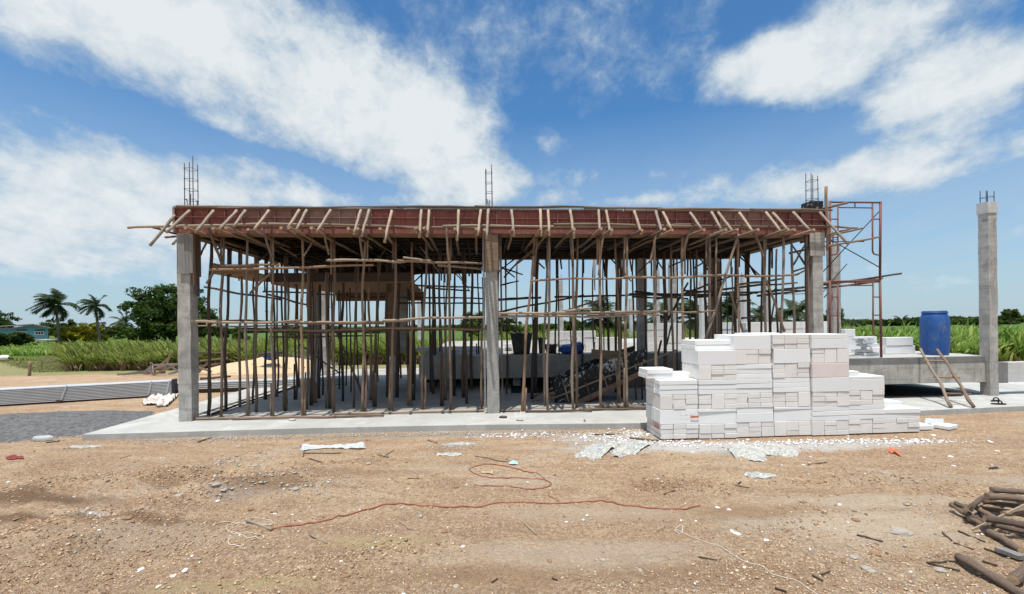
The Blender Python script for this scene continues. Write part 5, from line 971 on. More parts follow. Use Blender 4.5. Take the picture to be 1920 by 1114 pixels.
for i, (a, b, c, d, r_, mt) in enumerate(((581, 1002, 613, 1019, .008, 'pale_wood'), (750, 978, 770, 993, .008, 'pale_wood'), (984, 982, 1006, 1002, .008, 'pale_wood'), (716, 857, 739, 844, .008, 'pale_wood'), (709, 852, 728, 857, .013, 'pole_wood'), (1232, 997, 1247, 988, .006, 'pole_wood'), (568, 857, 572, 840, .006, 'old_wood'), (568, 850, 640, 849, .007, 'old_wood'), (580, 860, 605, 867, .007, 'old_wood'), (1378, 909, 1405, 914, .01, 'board_wood'), (1383, 908, 1389, 903, .008, 'old_wood'), (1245, 927, 1265, 919, .007, 'old_wood'), (1035, 1084, 1045, 1088, .006, 'old_wood'), (922, 1092, 933, 1085, .006, 'old_wood'), (1310, 1044, 1345, 1050, .006, 'old_wood'), (370, 829, 396, 821, .012, 'old_wood'), (803, 825, 820, 830, .014, 'pole_wood'), (1515, 871, 1550, 867, .01, 'board_wood'), (1180, 821, 1238, 826, .016, 'board_wood'), (86, 830, 112, 827, .01, 'old_wood'), (225, 859, 245, 854, .006, 'pale_wood'), (1145, 836, 1162, 834, .012, 'pale_wood'), (1115, 815, 1160, 814, .012, 'old_wood'), (765, 897, 785, 897, .006, 'old_wood'))):
    p, q = GP(a, b, r_), GP(c, d, r_); pole('stick', p, q, r_, mt, f'loose stick lying on the dirt, {ordn(i)} of the scattered sticks', 'stick', 'sticks scattered on the dirt', seg=4, bend=.015)
def chip(x, y, s, mat, name, label, cat, group=None, seed=0, el=1.3):
    p = GP(x, y); rr = random.Random(seed); m = MB(); n = 7; ring = []; a0 = rr.uniform(0, 6.28)
    for zz, k in ((-.3, .9), (.15, 1.0), (.42, .7)):
        for i in range(n):
            t = 2*math.pi*i/n; r_ = s*k*rr.uniform(.7, 1.15); m.v.append(Vector((p.x+r_*el*math.cos(t)*math.cos(a0)-r_*math.sin(t)*math.sin(a0), p.y+r_*el*math.cos(t)*math.sin(a0)+r_*math.sin(t)*math.cos(a0), p.z+s*zz*rr.uniform(.7, 1.2))))
    for j in range(2):
        for i in range(n): m.face([j*n+i, j*n+(i+1) % n, (j+1)*n+(i+1) % n, (j+1)*n+i])
    m.face(list(range(n))[::-1]); m.face([2*n+i for i in range(n)]); return tag(m.obj(name, mat, None, p), label, cat, group)
wc = [(1783, 857, .05), (1732, 858, .025), (1788, 874, .035), (1870, 846, .035), (1523, 842, .03), (1520, 857, .035), (1506, 872, .035), (1518, 868, .02), (1345, 952, .03), (1367, 956, .03), (1277, 976, .02), (1305, 977, .02), (1234, 898, .022), (1062, 979, .022), (1381, 1001, .045), (1372, 996, .03), (1437, 1014, .035), (1622, 888, .02), (1516, 889, .018), (1396, 1064, .02), (1285, 944, .016), (1299, 848, .035), (1110, 840, .03), (1765, 827, .05), (1750, 817, .06), (1860, 872, .02), (1466, 872, .02), (1574, 946, .03), (868, 1025, .028), (347, 1070, .035), (325, 1080, .03), (297, 1100, .025), (264, 1069, .04), (548, 965, .02), (515, 963, .03), (408, 940, .035), (403, 893, .03), (139, 931, .02), (186, 994, .02), (15, 904, .03), (560, 977, .02), (640, 1052, .02), (730, 899, .02), (1590, 818, .03), (1640, 824, .03), (1680, 820, .03), (1700, 830, .03), (1560, 826, .04)]
for i, (x, y, s) in enumerate(sorted(wc)): chip(x, y, s*.62, 'stone_white', 'block_chip', f'small white block chip lying on the dirt, {ordn(i)} from the left', 'chip', 'white chips scattered on the dirt', i)
gc = [(338, 929, .06), (350, 942, .03), (406, 909, .06), (420, 912, .05), (447, 838, .05), (1688, 1000, .1), (1678, 993, .06), (1762, 1069, .05), (1625, 1066, .05), (1635, 1072, .04), (596, 913, .05), (610, 928, .04), (554, 917, .05), (690, 870, .05), (710, 842, .05), (788, 968, .04), (1600, 1045, .04), (1658, 888, .05), (1700, 945, .05), (1715, 947, .03), (855, 1100, .03), (795, 1060, .02), (1130, 1050, .03), (1200, 1070, .03), (770, 842, .04), (805, 836, .04)]
for i, (x, y, s) in enumerate(sorted(gc)): chip(x, y, s*.7, 'stone_grey', 'stone', f'grey stone or mortar lump on the dirt, {ordn(i)} from the left', 'stone', 'grey stones scattered on the dirt', 100+i)
bc_ = [(341, 929, .05), (38, 911, .04), (855, 914, .035), (790, 898, .03), (910, 963, .035), (1605, 976, .045), (618, 967, .03), (608, 942, .04), (512, 960, .04), (470, 955, .05), (205, 1085, .03), (648, 1080, .035), (1702, 945, .045), (1640, 1038, .04), (235, 973, .05), (60, 978, .06), (1030, 1052, .03), (833, 997, .03), (1041, 890, .03), (1015, 863, .02), (690, 826, .05), (575, 826, .06), (505, 843, .02), (1540, 930, .03), (1568, 927, .03)]
for i, (x, y, s) in enumerate(sorted(bc_)): chip(x, y, s*.7, 'stone_brown', 'soil_clod', f'large dark brown clod on the dirt, {ordn(i)} from the left', 'clod', 'brown clods scattered on the dirt', 200+i, 1.5)
for i, (x, y, rx, ry, h, a) in enumerate(((1122, 843, .5, .14, .09, 1.0), (1182, 840, .42, .14, .1, .95), (1404, 847, .42, .19, .06, 1.3), (1455, 846, .3, .2, .05, .9), (860, 833, .2, .06, .03, 0), (843, 852, .14, .07, .02, 0), (1425, 892, .14, .07, .012, 0), (160, 838, .2, .06, .015, 0))):
    p = GP(x, y); heap('cement_spill', p.x, p.y, rx*1.25, ry*1.35, h*.5+.015, 'cement', f'dried grey green cement spill on the dirt, {ordn(i)} of eight', 'cement spill', a, .25, 50+i, 1.9)['group'] = 'dried cement spills'
stones('spill_grit', 2600, patch_s([(1122, 843, .5, .45), (1182, 840, .45, .4), (1404, 847, .3, .4), (1455, 846, .35, .25), (855, 835, .5, .2)]), (.004, .022), 'stone_grey', 'grey grit round the dried cement spills', 'grit', .6)
# plastic sheet, bottle, sack, scraps
def sheet(name, px, mat, label, cat, h=.03, seed=0, n=22):
    a, b, c, d = (GP(*q) for q in px); m = MB()
    for i in range(n+1):
        for j in range(n+1):
            s_, t = i/n, j/n; e = .06*math.sin(s_*9+seed)*(t-.5)*2; t = .5+(t-.5)*(.35+1.1*float(vnoise(np.array(s_*4.3), np.array(seed+.5), seed))); p = a.lerp(b, s_).lerp(d.lerp(c, s_), t+e); q = float(fbm(np.array(p.x), np.array(p.y), 7, 4, seed+60)); p.z = gz(p)+.004+h*(abs(q)*3+.1); m.v.append(p)
    for i in range(n):
        for j in range(n): k = i*(n+1)+j; m.face([k, k+n+1, k+n+2, k+1], None, True)
    o = m.obj(name, mat, None, a); sm_ = o.modifiers.new('thick', 'SOLIDIFY'); sm_.thickness = .002; return tag(o, label, cat)
sheet('plastic_sheet', [(563, 845), (686, 843), (683, 833), (567, 837)], 'plastic_white', 'torn white translucent plastic sheet on the dirt before the slab', 'plastic sheet', .05, 1)
sheet('plastic_sheet', [(1732, 800), (1772, 795), (1768, 786), (1735, 787)], 'plastic_white', 'crumpled white wrapping on the ground beyond the stack', 'plastic sheet', .04, 2)
sheet('sack', [(264, 763), (315, 762), (334, 744), (288, 744)], 'sack', 'crumpled pale sack with red print beside the purlin stack', 'sack', .14, 3)
sheet('paper_scrap', [(955, 873), (972, 873), (970, 867), (954, 867)], 'scrap_blue', 'light blue paper scrap beside the looped hose', 'paper', .03, 4)
sheet('paper_scrap', [(898, 889), (924, 891), (926, 884), (905, 885)], 'stone_tan', 'pale cardboard scrap inside the looped hose', 'paper', .02, 5)
sheet('cloth_scrap', [(8, 863), (44, 862), (44, 857), (14, 858)], 'rust_edge', 'flat dark red cloth scrap on the dirt at far left', 'cloth', .03, 6)
sheet('brick_scrap', [(1666, 848), (1690, 856), (1680, 848), (1668, 843)], 'print_orange', 'orange and white scrap on the dirt right of the stack', 'scrap', .05, 7)
sheet('dark_scrap', [(1853, 881), (1873, 879), (1870, 875), (1856, 877)], 'dark_steel', 'thin dark plate lying on the dirt at right', 'scrap', .01, 8)
sheet('cloth_scrap', [(300, 781), (318, 782), (316, 777), (302, 776)], 'cement', 'grey cloth scrap on the dirt left of the left column', 'cloth', .05, 9)
p = GP(82, 822, .045); m = MB(); q = Vector((.085, .02, 0)); m.tube([p-q*1.45, p-q*1.4, p+q*.9, p+q*1.1, p+q*1.35, p+q*1.4], [.03, .045, .046, .04, .02, .016], 14); bt = m.obj('plastic_bottle', 'plastic_white', None, p); tag(bt, 'white translucent plastic bottle lying beside the gravel', 'bottle'); m = MB(); m.tube([p+q*1.41, p+q*1.6], .019, 12); m.obj('cap', 'plastic_white', bt, p+q*1.41)
# ------------------------------------------------------------------ vegetation
def blades(name, base, h, lean, width, mat, label, cat, seg=5, wind=(-.5, 0, 0), droop=.6, kind='stuff', parent=None, az=None, shade=None):
    n = len(base); az = RNG.random(n)*6.28 if az is None else az; t = np.linspace(0, 1, seg+1)[None, :]
    dx, dy = np.cos(az)[:, None], np.sin(az)[:, None]; hh = h[:, None]; ln = lean[:, None]
    z = hh*(t*(1+.0)-droop*ln*t**2.6); r = hh*ln*(t**1.7)*.9
    cx = base[:, 0:1]+dx*r+wind[0]*hh*t**2*.5; cy = base[:, 1:2]+dy*r+wind[1]*hh*t**2*.5; cz = base[:, 2:3]+z
    w = width[:, None]*np.clip(np.sin(np.pi*(t*.88+.12))**.7, .04, 1)*.5; a2 = az+1.57+RNG.normal(0, .5, n); wx, wy = np.cos(a2)[:, None]*w, np.sin(a2)[:, None]*w
    L = np.stack([cx-wx, cy-wy, cz], -1); R = np.stack([cx+wx, cy+wy, cz], -1); v = np.stack([L, R], 2).reshape(-1, 3); k = (seg+1)*2
    i = (np.arange(n)*k)[:, None]+(np.arange(seg)*2)[None, :]; i = i.reshape(-1); f = np.stack([i, i+1, i+3, i+2], -1)
    sh = RNG.random(n) if shade is None else shade; uv = np.repeat(sh, seg*4)[:, None]*np.array([[1., 0]]); o = npmesh(name, v, f, mat, uv, parent=parent)
    return tag(o, label, cat, kind=kind) if not parent else o
def fieldpts(n, x0, x1, y0, y1, pw=1.6, clump=.35, z0=0.0):
    m = int(n/7)+1; y = y0+(y1-y0)*RNG.random(m)**pw; f = (y-y0)/(y1-y0); x = (x0[0]*(1-f)+x0[1]*f)+RNG.random(m)*((x1[0]-x0[0])*(1-f)+(x1[1]-x0[1])*f)
    c = np.repeat(np.stack([x, y], -1), 7, 0)[:n]+RNG.normal(0, clump*.25, (n, 2)); z = gh(c[:, 0], c[:, 1])+z0; return np.concatenate([c, z[:, None]], 1)
def cane(n, x0, x1, y0, y1, hm, label, pw=1.6, wind=-.5, dry=.12, wd=.035, name='sugar_cane_field'):
    p = fieldpts(n, x0, x1, y0, y1, pw); h = hm*(.75+.45*RNG.random(n)); h = h*(.68+.55*vnoise(p[:, 0]*.6, p[:, 1]*.6, 8)+.25*(RNG.random(n) > .97)); p[:, 2] += h*.25*RNG.random(n); k = (1+.02*(p[:, 1]-y0))
    blades(name, p, h*.95, .2+.65*RNG.random(n), wd*(.6+RNG.random(n))*k, 'cane_leaf', label, 'crop', wind=(wind, 0, 0))
    nd_ = int(n*dry); q = fieldpts(nd_, (x0[0], x0[0]), (x1[0], x1[0]), y0-.25, y0+1.6, 1, .3); blades('dry_cane_litter', q, hm*(.3+.45*RNG.random(nd_)), .3+.6*RNG.random(nd_), .03+.03*RNG.random(nd_), 'dry_leaf', 'dry brown stems and leaves at the foot of '+label.replace('tall ', '')[:48], 'dry leaves', wind=(wind*.4, 0, 0))
def gx(px, Y): return ray(px, 620).x*Y
cane(20000, (gx(150, 20), gx(105, 32)), (gx(480, 20), gx(560, 32)), 19.6, 32, .95, 'tall green cane swept by wind left of the house', 1.7, -.75, wd=.05)
cane(24000, (gx(420, 19), gx(300, 33)), (gx(960, 19), gx(1000, 33)), 21.0, 33, 1.0, 'tall bright green cane seen through the left bay', 1.5, -.6)
cane(12000, (gx(960, 24), gx(900, 36)), (gx(1640, 24), gx(1640, 36)), 24, 36, 1.25, 'tall bright green cane behind the right bay', 1.5, -.4)
cane(24000, (gx(1560, 19), gx(1500, 34)), (gx(2000, 19), gx(2100, 34)), 20.5, 34, 1.12, 'tall green cane behind the barrel at right', 1.6, .35, wd=.055)
cane(2600, (gx(1775, 15), gx(1780, 20)), (gx(2040, 15), gx(2040, 20)), 16.0, 19.5, 1.15, 'tall broad leaved cane close behind the free-standing column', 1.0, .3, .05, .085)
n = 16000; p = fieldpts(n, (gx(-60, 30), gx(-60, 80)), (gx(110, 30), gx(240, 80)), 31, 85, 1.2, .8); blades('grass_bank', p, .3+.3*RNG.random(n), .3+.5*RNG.random(n), .05+.05*RNG.random(n), 'cane_leaf', 'green grass bank below the teal house at far left', 'grass', 3)
n = 9000; p = fieldpts(n, (gx(-40, 17), gx(-40, 31)), (gx(130, 19), gx(120, 31)), 19.2, 31, 1.0, .5); blades('dry_grass', p, .05+.09*RNG.random(n), .4+.5*RNG.random(n), .012+.014*RNG.random(n), 'grass_leaf', 'short pale dry grass beyond the sand at far left', 'grass', 3)
n = 1500; p = fieldpts(n, (gx(-40, 26), gx(-40, 29)), (gx(60, 26), gx(70, 29)), 26.5, 28.5, 1.0, .5); blades('green_tuft', p, .15+.16*RNG.random(n), .4+.5*RNG.random(n), .02+.02*RNG.random(n), 'cane_leaf', 'green strip of taller grass behind the white duck', 'grass', 3)

def crown_mesh(name, rx, ry, rz, nleaf, leaf, seed, lob=9, mat='leaf_dark', core=.35, sparse=0.0):
    r = np.random.default_rng(seed); C = r.normal(0, 1, (lob, 3)); C /= np.linalg.norm(C, axis=1)[:, None]; C *= (r.random(lob)**.5)[:, None]*np.array([rx*.68, ry*.68, rz*.62]); S = (.3+.32*r.random(lob))
    # sub-clumps on every lobe
    m = lob*9; li = r.integers(0, lob, m); d = r.normal(0, 1, (m, 3)); d /= np.linalg.norm(d, axis=1)[:, None]; sc = C[li]+d*S[li][:, None]*np.array([rx, ry, rz])*(.55+.5*r.random(m))[:, None]; ss = .1+.13*r.random(m)
    ci = r.integers(0, m, nleaf); d = r.normal(0, 1, (nleaf, 3)); d /= np.linalg.norm(d, axis=1)[:, None]; p = sc[ci]+d*ss[ci][:, None]*np.array([rx, ry, rz*.8])*(r.random(nleaf)**.45)[:, None]
    s = leaf*(.5+r.random(nleaf)); nrm = d*.6+r.normal(0, .6, (nleaf, 3))+np.array([0, 0, .35]); nrm /= np.linalg.norm(nrm, axis=1)[:, None]; a = np.cross(nrm, r.normal(0, 1, (nleaf, 3))); a /= np.linalg.norm(a, axis=1)[:, None]; b = np.cross(nrm, a)
    a = a*s[:, None]; b = b*(s*.5)[:, None]; v = np.stack([p-a, p-b*.9, p+a, p+b*.9], 1).reshape(-1, 3); f = np.arange(nleaf*4).reshape(-1, 4)
    uv = np.repeat(np.clip(r.random(nleaf)*.6+(ci % 7)/7*.4, 0, 1), 4)[:, None]*np.array([[1., 0]]); return v, f, uv, C
def tree(name, px, ybase, Y, w_px, top, label, group=None, mat='leaf_dark', nleaf=5000, leaf=.16, seed=1, trunk=True, cat='tree', zc=None, lob=9, low=.12, asp=1.0):
    b = W(px, 620, Y); b.z = gz(b); tz = W(px, top, Y).z; hgt = max(.6, tz-b.z); rx = w_px/F*Y/2
    root = empty(name, b, label, cat, group); cz0 = b.z+hgt*low; rz = (tz-cz0)/2*1.08; v, f, uv, C = crown_mesh(name, rx, rx*asp, rz, nleaf, leaf, seed, lob); v = v+np.array([0, 0, cz0+rz*.95-b.z])
    v[:, 2] = np.maximum(v[:, 2], .02); o = npmesh('crown', v, f, mat, uv, parent=root)
    if trunk:
        m = MB(); top_ = Vector((0, 0, hgt*.5)); m.tube([(0, 0, -.2), (U(-.03, .03)*hgt, 0, hgt*.2), top_], [hgt*.035, hgt*.028, hgt*.02], 8)
        for c in C[:6]: m.tube([(0, 0, hgt*.3), (c[0]*.4, c[1]*.4, hgt*.45), (c[0]*.9, c[1]*.9, cz0-b.z+rz+c[2]*.8)], [hgt*.02, hgt*.014, hgt*.005], 6)
        mo = m.obj('trunk', 'bark', None, (0, 0, 0)); mo.parent = root
    return root
def clone(root, loc, s, label, rz=0, sx=1):
    r = root.copy(); COL.objects.link(r); r.location = loc; r.scale = (s*sx, s, s); r.rotation_euler = (0, 0, rz); r['label'] = label
    for ch in list(root.children): c = ch.copy(); COL.objects.link(c); c.parent = r
    return r
tree('leafy_tree', 325, 640, 42, 165, 536, 'big dark green feathery tree just left of the house', None, 'leaf_dark', 20000, .14, 3, lob=15, low=.0, asp=.9)
tree('leafy_tree', 276, 640, 44, 90, 548, 'dark tree leaning left with a ragged crown beside the biggest tree', None, 'leaf_dark', 6000, .12, 8, lob=8, low=.45)
tree('round_bush', 152, 645, 52, 76, 602, 'big yellow green bush between the two tall palms', None, 'leaf_yellow', 9000, .17, 5, cat='bush', trunk=False, low=.0, lob=12)
for i, (px, Y, w, top, s, mt, lb) in enumerate(((90, 85, 60, 603, 1, 'leaf_dark', 'dark tree behind the teal house right side'), (128, 80, 70, 598, 2, 'leaf_dark', 'dark tree behind the left tall palm'), (165, 75, 60, 600, 12, 'leaf_dark', 'dark tree behind the yellow green bush'), (10, 85, 60, 586, 4, 'leaf_dark', 'dark tree behind the teal roof at far left'), (-25, 80, 60, 590, 6, 'leaf_dark', 'dark tree at the left frame edge'),
                             (35, 46, 52, 622, 9, 'leaf_dark', 'dark bush in front of the teal house'), (5, 44, 40, 618, 10, 'leaf_dark', 'dark bush at far left below the teal house'), (195, 70, 40, 612, 11, 'leaf_mid', 'mid green tree right of the yellow green bush'), (225, 75, 46, 610, 14, 'leaf_mid', 'mid green tree behind the small palm'), (255, 60, 50, 614, 15, 'leaf_mid', 'mid green bushy tree left of the feathery tree'), (375, 50, 26, 608, 17, 'leaf_dark', 'dark tree showing right of the left column'),
                             (410, 48, 46, 608, 18, 'leaf_dark', 'dark tree behind the left bay, nearest the column'), (448, 52, 40, 612, 19, 'leaf_mid', 'second tree behind the left bay'), (560, 60, 60, 618, 20, 'leaf_mid', 'low tree behind the middle of the left bay'), (885, 40, 60, 578, 21, 'leaf_mid', 'tree just left of the wrapped column'), (955, 38, 70, 592, 22, 'leaf_dark', 'dark tree just right of the wrapped column'), (1000, 46, 60, 604, 23, 'leaf_mid', 'mid green tree behind the black tub'),
                             (1070, 44, 50, 592, 24, 'leaf_mid', 'tree behind the middle of the right bay'), (1120, 60, 70, 605, 25, 'leaf_dark', 'dark tree behind the block stack'), (745, 44, 34, 545, 26, 'leaf_dark', 'tall dark tree seen beside the inner columns'), (1570, 45, 34, 572, 27, 'leaf_mid', 'bushy tree rising behind the scaffold'), (1552, 46, 26, 590, 28, 'leaf_dark', 'low dark tree beside the scaffold foot'))):
    tree('leafy_tree', px, 640, Y, w, top, lb, None, mt, 3600, .16 if Y > 50 else .12, s, low=.05, cat='bush' if 'bush' in lb and 'bushy' not in lb and 'yellow' not in lb else 'tree')
# far tree line
protos = []
for i in range(3):
    p = W(1500+i*60, 620, 130); protos.append(tree('far_tree', 1500+i*60, 620, 130, 48, 604-i, f'far dark tree on the horizon behind the house, {ORD[i]} prototype', 'far trees on the horizon', 'leaf_dark' if i != 1 else 'leaf_mid', 1700, .5, 40+i, trunk=True, low=.05))
R2 = random.Random(3); spots = []
for px in range(-120, 2100, 24):
    Y = R2.uniform(110, 170); spots.append((px+R2.uniform(-10, 10), Y))
for i, (px, Y) in enumerate(spots):
    pr_ = protos[i % 3]; b = W(px, 620, Y); b.z = gz(b); s = R2.uniform(.75, 1.25)*(Y/130); s *= 1.15 if px > 1580 else 1.0
    if 1680 < px < 1790: s *= 1.1
    o = clone(pr_, b, s, f'far dark tree on the horizon, {ordn(i)} from the left', R2.uniform(0, 6), 1.2)
for p_ in protos:
    for c in list(p_.children): bpy.data.objects.remove(c)
    bpy.data.objects.remove(p_)
tree('leafy_tree', 1893, 640, 75, 36, 578, 'airy tree standing above the cane at the far right', None, 'leaf_mid', 2600, .16, 61, low=.4, lob=7)
tree('leafy_tree', 1838, 640, 75, 60, 596, 'dark tree behind the free-standing column', None, 'leaf_dark', 2600, .2, 62)
tree('leafy_tree', 1720, 640, 90, 40, 597, 'dark round tree behind the blue barrel', None, 'leaf_dark', 2600, .2, 63)

def palm(name, px, crown_y, trunk_px, Y, size, label, wind=(-1, 0), nf=24, seed=1, group='coconut palms', ybase=640, thick=.13):
    r = random.Random(seed); base = W(trunk_px, 640, Y); base.z = gz(base)-.3; top = W(px, crown_y, Y); root = empty(name, base, label, 'palm tree', group)
    m = MB(); n = 10; pts = []
    for i in range(n+1): t = i/n; pts.append(Vector((base.x+(top.x-base.x)*t**1.5, base.y, base.z+(top.z-base.z)*t)))
    m.tube(pts, [thick*(1.25-.45*i/n) for i in range(n+1)], 8); m.obj('trunk', 'bark', root, base)
    V = []; Fc = []; UVs = []
    for k in range(nf):
        az = 2*math.pi*k/nf+r.uniform(-.2, .2); el = r.choice((1.2, .9, .55, .2, -.15, -.5))+r.uniform(-.15, .15); L = size*r.uniform(.8, 1.1); p = top.copy(); d = Vector((math.cos(az)*math.cos(el), math.sin(az)*math.cos(el), math.sin(el))); sg = 12; pl_ = []
        for i in range(sg+1):
            pl_.append((p.copy(), d.copy())); p = p+d*(L/sg); d = (d+Vector((wind[0]*.13, wind[1]*.13, -.11-.06*i/sg))).normalized()
        for i in range(1, sg):
            p, d = pl_[i]; q = pl_[i+1][0]; side = d.cross(Vector((0, 0, 1))); side = side.normalized() if side.length > .05 else Vector((0, 1, 0)); ll = size*.27*math.sin(math.pi*(i/sg*.8+.12))**.6
            for j in range(4):
                for sg_ in (-1, 1):
                    a = p.lerp(q, j/4+r.uniform(-.1, .1)); e = (side*sg_*.75+d*.55+Vector((wind[0]*.35, wind[1]*.35, -.45*r.uniform(.4, 1.3)))).normalized(); b_ = a+e*ll*r.uniform(.8, 1.1); wv = d*size*.02; c0 = len(V)
                    V += [a-wv, a+wv, b_+wv*.2, b_-wv*.2]; Fc.append([c0, c0+1, c0+2, c0+3]); s_ = r.random(); UVs += [(s_, 0)]*4
            c0 = len(V); wv = side*size*.008; V += [p-wv, p+wv, q+wv, q-wv]; Fc.append([c0, c0+1, c0+2, c0+3]); UVs += [(.8, 0)]*4
    v = np.array([list(x-base) for x in V]); o = npmesh('crown', v, np.array(Fc), 'leaf_palm', np.array(UVs)); o.parent = root
    m = MB()
    for k in range(5):
        a = r.uniform(0, 6.28); c = top+Vector((math.cos(a)*.22, math.sin(a)*.22, -.3)); m.lathe([(.02, -.13), (.1, -.08), (.13, 0), (.1, .09), (.02, .13)], 8, c)
    m.obj('coconuts', 'leaf_yellow', root, top); return root
palm('coconut_palm', 104, 572, 112, 50, 2.35, 'taller wind swept coconut palm right of the teal house', (-1, 0), 36, 2)
palm('coconut_palm', 178, 574, 187, 51, 1.75, 'second wind swept coconut palm above the yellow green bush', (-.8, 0), 28, 5)
palm('coconut_palm', 232, 607, 232, 80, 2.6, 'small distant palm between the bush and the feathery tree', (-.5, 0), 22, 6)
palm('coconut_palm', 1492, 588, 1492, 45, 2.5, 'palm crown seen left of the right front column', (-.1, 0), 24, 7)
palm('coconut_palm', 1365, 592, 1362, 38, 2.9, 'palm with drooping fronds behind the slanting props', (-.1, 0), 26, 8)
palm('coconut_palm', 1300, 598, 1300, 46, 3.0, 'palm seen between the inner and right columns', (-.1, 0), 24, 9)
palm('coconut_palm', 1240, 590, 1240, 44, 2.6, 'palm seen right of the inner column', (-.2, 0), 22, 10)
palm('coconut_palm', 1130, 600, 1130, 34, 2.5, 'yellowish palm behind the white block stack', (-.2, 0), 24, 11)
palm('coconut_palm', 1422, 594, 1422, 60, 2.2, 'small palm behind the long block wall', (-.2, 0), 20, 12)
palm('coconut_palm', 1460, 606, 1460, 50, 2.2, 'low palm beside the palm crown left of the right column', (-.2, 0), 20, 13)
for i, (px, y, Y, s) in enumerate(((1600, 606, 110, 2.4), (1690, 603, 120, 2.6), (1183, 600, 90, 2.6))): palm('coconut_palm', px, y, px, Y, s, ('tiny palm on the horizon right of the scaffold', 'tiny palm on the horizon left of the barrel', 'tiny palm on the horizon behind the inner column')[i], (-.2, 0), 16, 20+i)
# bare twiggy shrub right of the left column
b = W(372, 600, 30); tw = MB(); rr = random.Random(4)
for i in range(16):
    a = rr.uniform(-1.2, 1.4); L = rr.uniform(.5, 1.1); p0 = b+Vector((-.35, 0, -.1)); p1 = p0+Vector((math.cos(a)*L*.8+.1, rr.uniform(-.3, .3), math.sin(a)*L*.6+.3)); tw.tube([p0, p0.lerp(p1, .5)+Vector((0, 0, .08)), p1], [.02, .012, .004], 4)
tw.tube([(b.x-.35, b.y, gz(b)), b+Vector((-.35, 0, -.1))], [.05, .03], 6); tag(tw.obj('bare_shrub', 'old_wood', None, Vector((b.x-.35, b.y, gz(b)))), 'bare twiggy shrub showing right of the left column', 'shrub')
# ------------------------------------------------------------------ teal house
YH = 62.0
def hp(px, py, dy=0.0): p = W(px, py, YH+dy); return p
YH = 62.0; hs = empty('wooden_house', hp(60, 640), 'teal wooden house with low grey gable roof at far left', 'house')
def quad(m, pts, th=(0, .2, 0)): m.prism([Vector(p) for p in pts], th)
m = MB(); quad(m, [hp(-60, 640), hp(90, 637), hp(90, 613), hp(60, 608.5), hp(18, 616), hp(-60, 622)], (-7.6, 7, 0)); m.obj('wall', 'teal_wall', hs, hp(60, 640), True)
m = MB(); m.prism([hp(61, 607, -.5), hp(-90, 617.5, -.5), hp(-90, 618.8, -.5), hp(61, 608.6, -.5)], (-8.6, 8, 0)); m.prism([hp(61, 607, -.5), hp(95, 614, -.5), hp(95, 615.4, -.5), hp(61, 608.6, -.5)], (-8.6, 8, 0)); m.obj('roof', 'roof_tin', hs, hp(60, 607), True)
m = MB(); m.prism([hp(-90, 617, -.55), hp(18, 615.3, -.55), hp(61, 608, -.55), hp(95, 614.8, -.55), hp(95, 617, -.55), hp(61, 610, -.55), hp(18, 617.6, -.55), hp(-90, 619.5, -.55)], (0, .04, 0)); m.obj('fascia', 'fascia', hs, hp(60, 610), True)
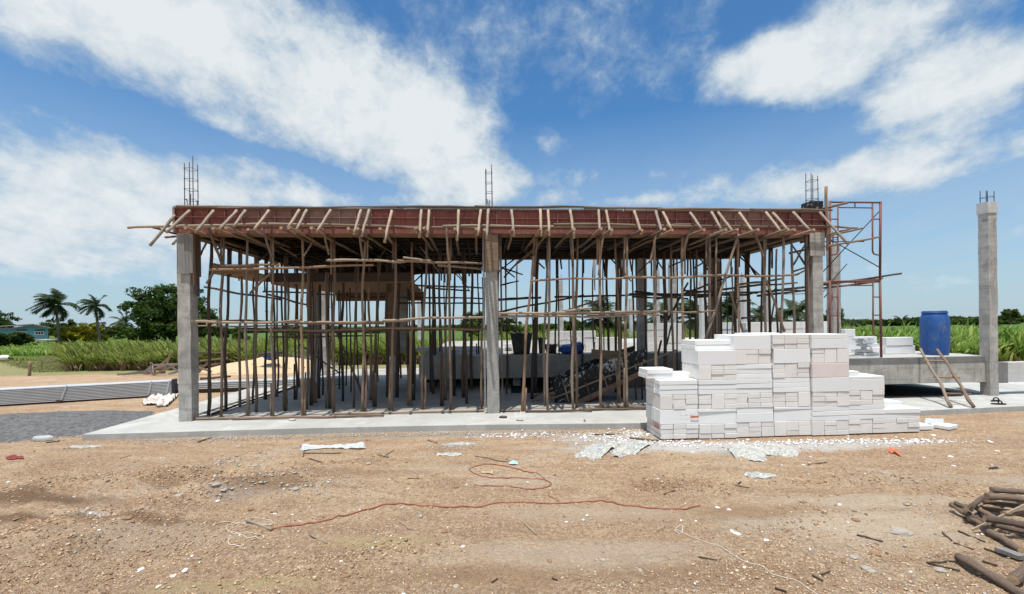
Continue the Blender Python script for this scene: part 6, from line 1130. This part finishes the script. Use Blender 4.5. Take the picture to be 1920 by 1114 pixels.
for x0, x1, y0 in ((31, 49, 618), (65, 82.5, 618)):
    m = MB(); quad(m, [hp(x0, y0+10, -.06), hp(x1, y0+10, -.06), hp(x1, y0+3, -.06), hp(x0, y0+3, -.06)], (0, .05, 0)); w = m.obj('window', 'window_white', hs, hp(x0, y0), True)
    m = MB(); quad(m, [hp(x0-.5, y0+2.6, -.06), hp(x1+.5, y0+2.6, -.06), hp(x1+.5, y0, -.06), hp(x0-.5, y0, -.06)], (0, .05, 0)); m.obj('vent', 'glass_dark', w, hp(x0, y0), True)
    for i in range(3): a = x0+1+(x1-x0-2)*i/3+.6; m = MB(); quad(m, [hp(a, y0+9, -.075), hp(a+4, y0+9, -.075), hp(a+4, y0+4, -.075), hp(a, y0+4, -.075)], (0, .01, 0)); m.obj('pane', 'glass_dark', w, hp(a, y0+4), True)
m = MB(); quad(m, [hp(-60, 641.5), hp(110, 639.5), hp(110, 637), hp(90, 635.5), hp(62, 636)], (0, -1.6, 0)); m.obj('porch_slab', 'roof_tin', hs, hp(62, 640), True)
# ------------------------------------------------------------------ fence stakes and the duck at far left
for i, (px, y0, y1, r_, lb) in enumerate(((55, 705, 678, .05, 'thick weathered fence post on the edge of the dry grass'), (37.5, 683, 671, .02, 'thin stake in the dry grass left of the thick post'), (77.5, 690, 674, .018, 'thin stake in the dry grass right of the thick post'))):
    p = GP(px, y0); q = W(px+1.5, y1, p.y); pole('fence_post', p, q, r_, 'grey_log', lb, 'post', None, seg=4, bend=.006)
dk = GP(8, 679); dk.z += .0; Yd = dk.y; k = Yd/F
m = MB(); body = [(-.32, .24, .035), (-.27, .27, .06), (-.16, .26, .13), (0, .25, .155), (.14, .25, .14), (.25, .235, .08), (.32, .22, .04)]
m.tube([dk+Vector((x, 0, z)) for x, z, r_ in body], [r_ for x, z, r_ in body], 14); m.tube([dk+Vector(q) for q in ((-.26, 0, .27), (-.33, 0, .33), (-.37, 0, .41), (-.41, 0, .43), (-.47, 0, .42))], [.055, .042, .045, .052, .02], 10); dbody = tag(m.obj('duck', 'duck_white', None, dk), 'white duck with a dark tail standing in the dry grass', 'duck')
m = MB(); m.tube([dk+Vector((.27, 0, .25)), dk+Vector((.38, 0, .22)), dk+Vector((.5, 0, .17))], [.075, .07, .03], 8); m.obj('tail', 'duck_dark', dbody, dk+Vector((.3, 0, .23)))
for s in (-1, 1): m = MB(); m.tube([dk+Vector((.0, s*.06, .14)), dk+Vector((.02, s*.06, .02)), dk+Vector((-.05, s*.06, .012))], [.02, .013, .014], 6); m.obj('leg', 'duck_leg', dbody, dk+Vector((0, s*.06, .1)))
m = MB(); m.tube([dk+Vector((-.46, 0, .42)), dk+Vector((-.53, 0, .405))], [.018, .01], 6); m.obj('beak', 'duck_leg', dbody, dk+Vector((-.46, 0, .42)))
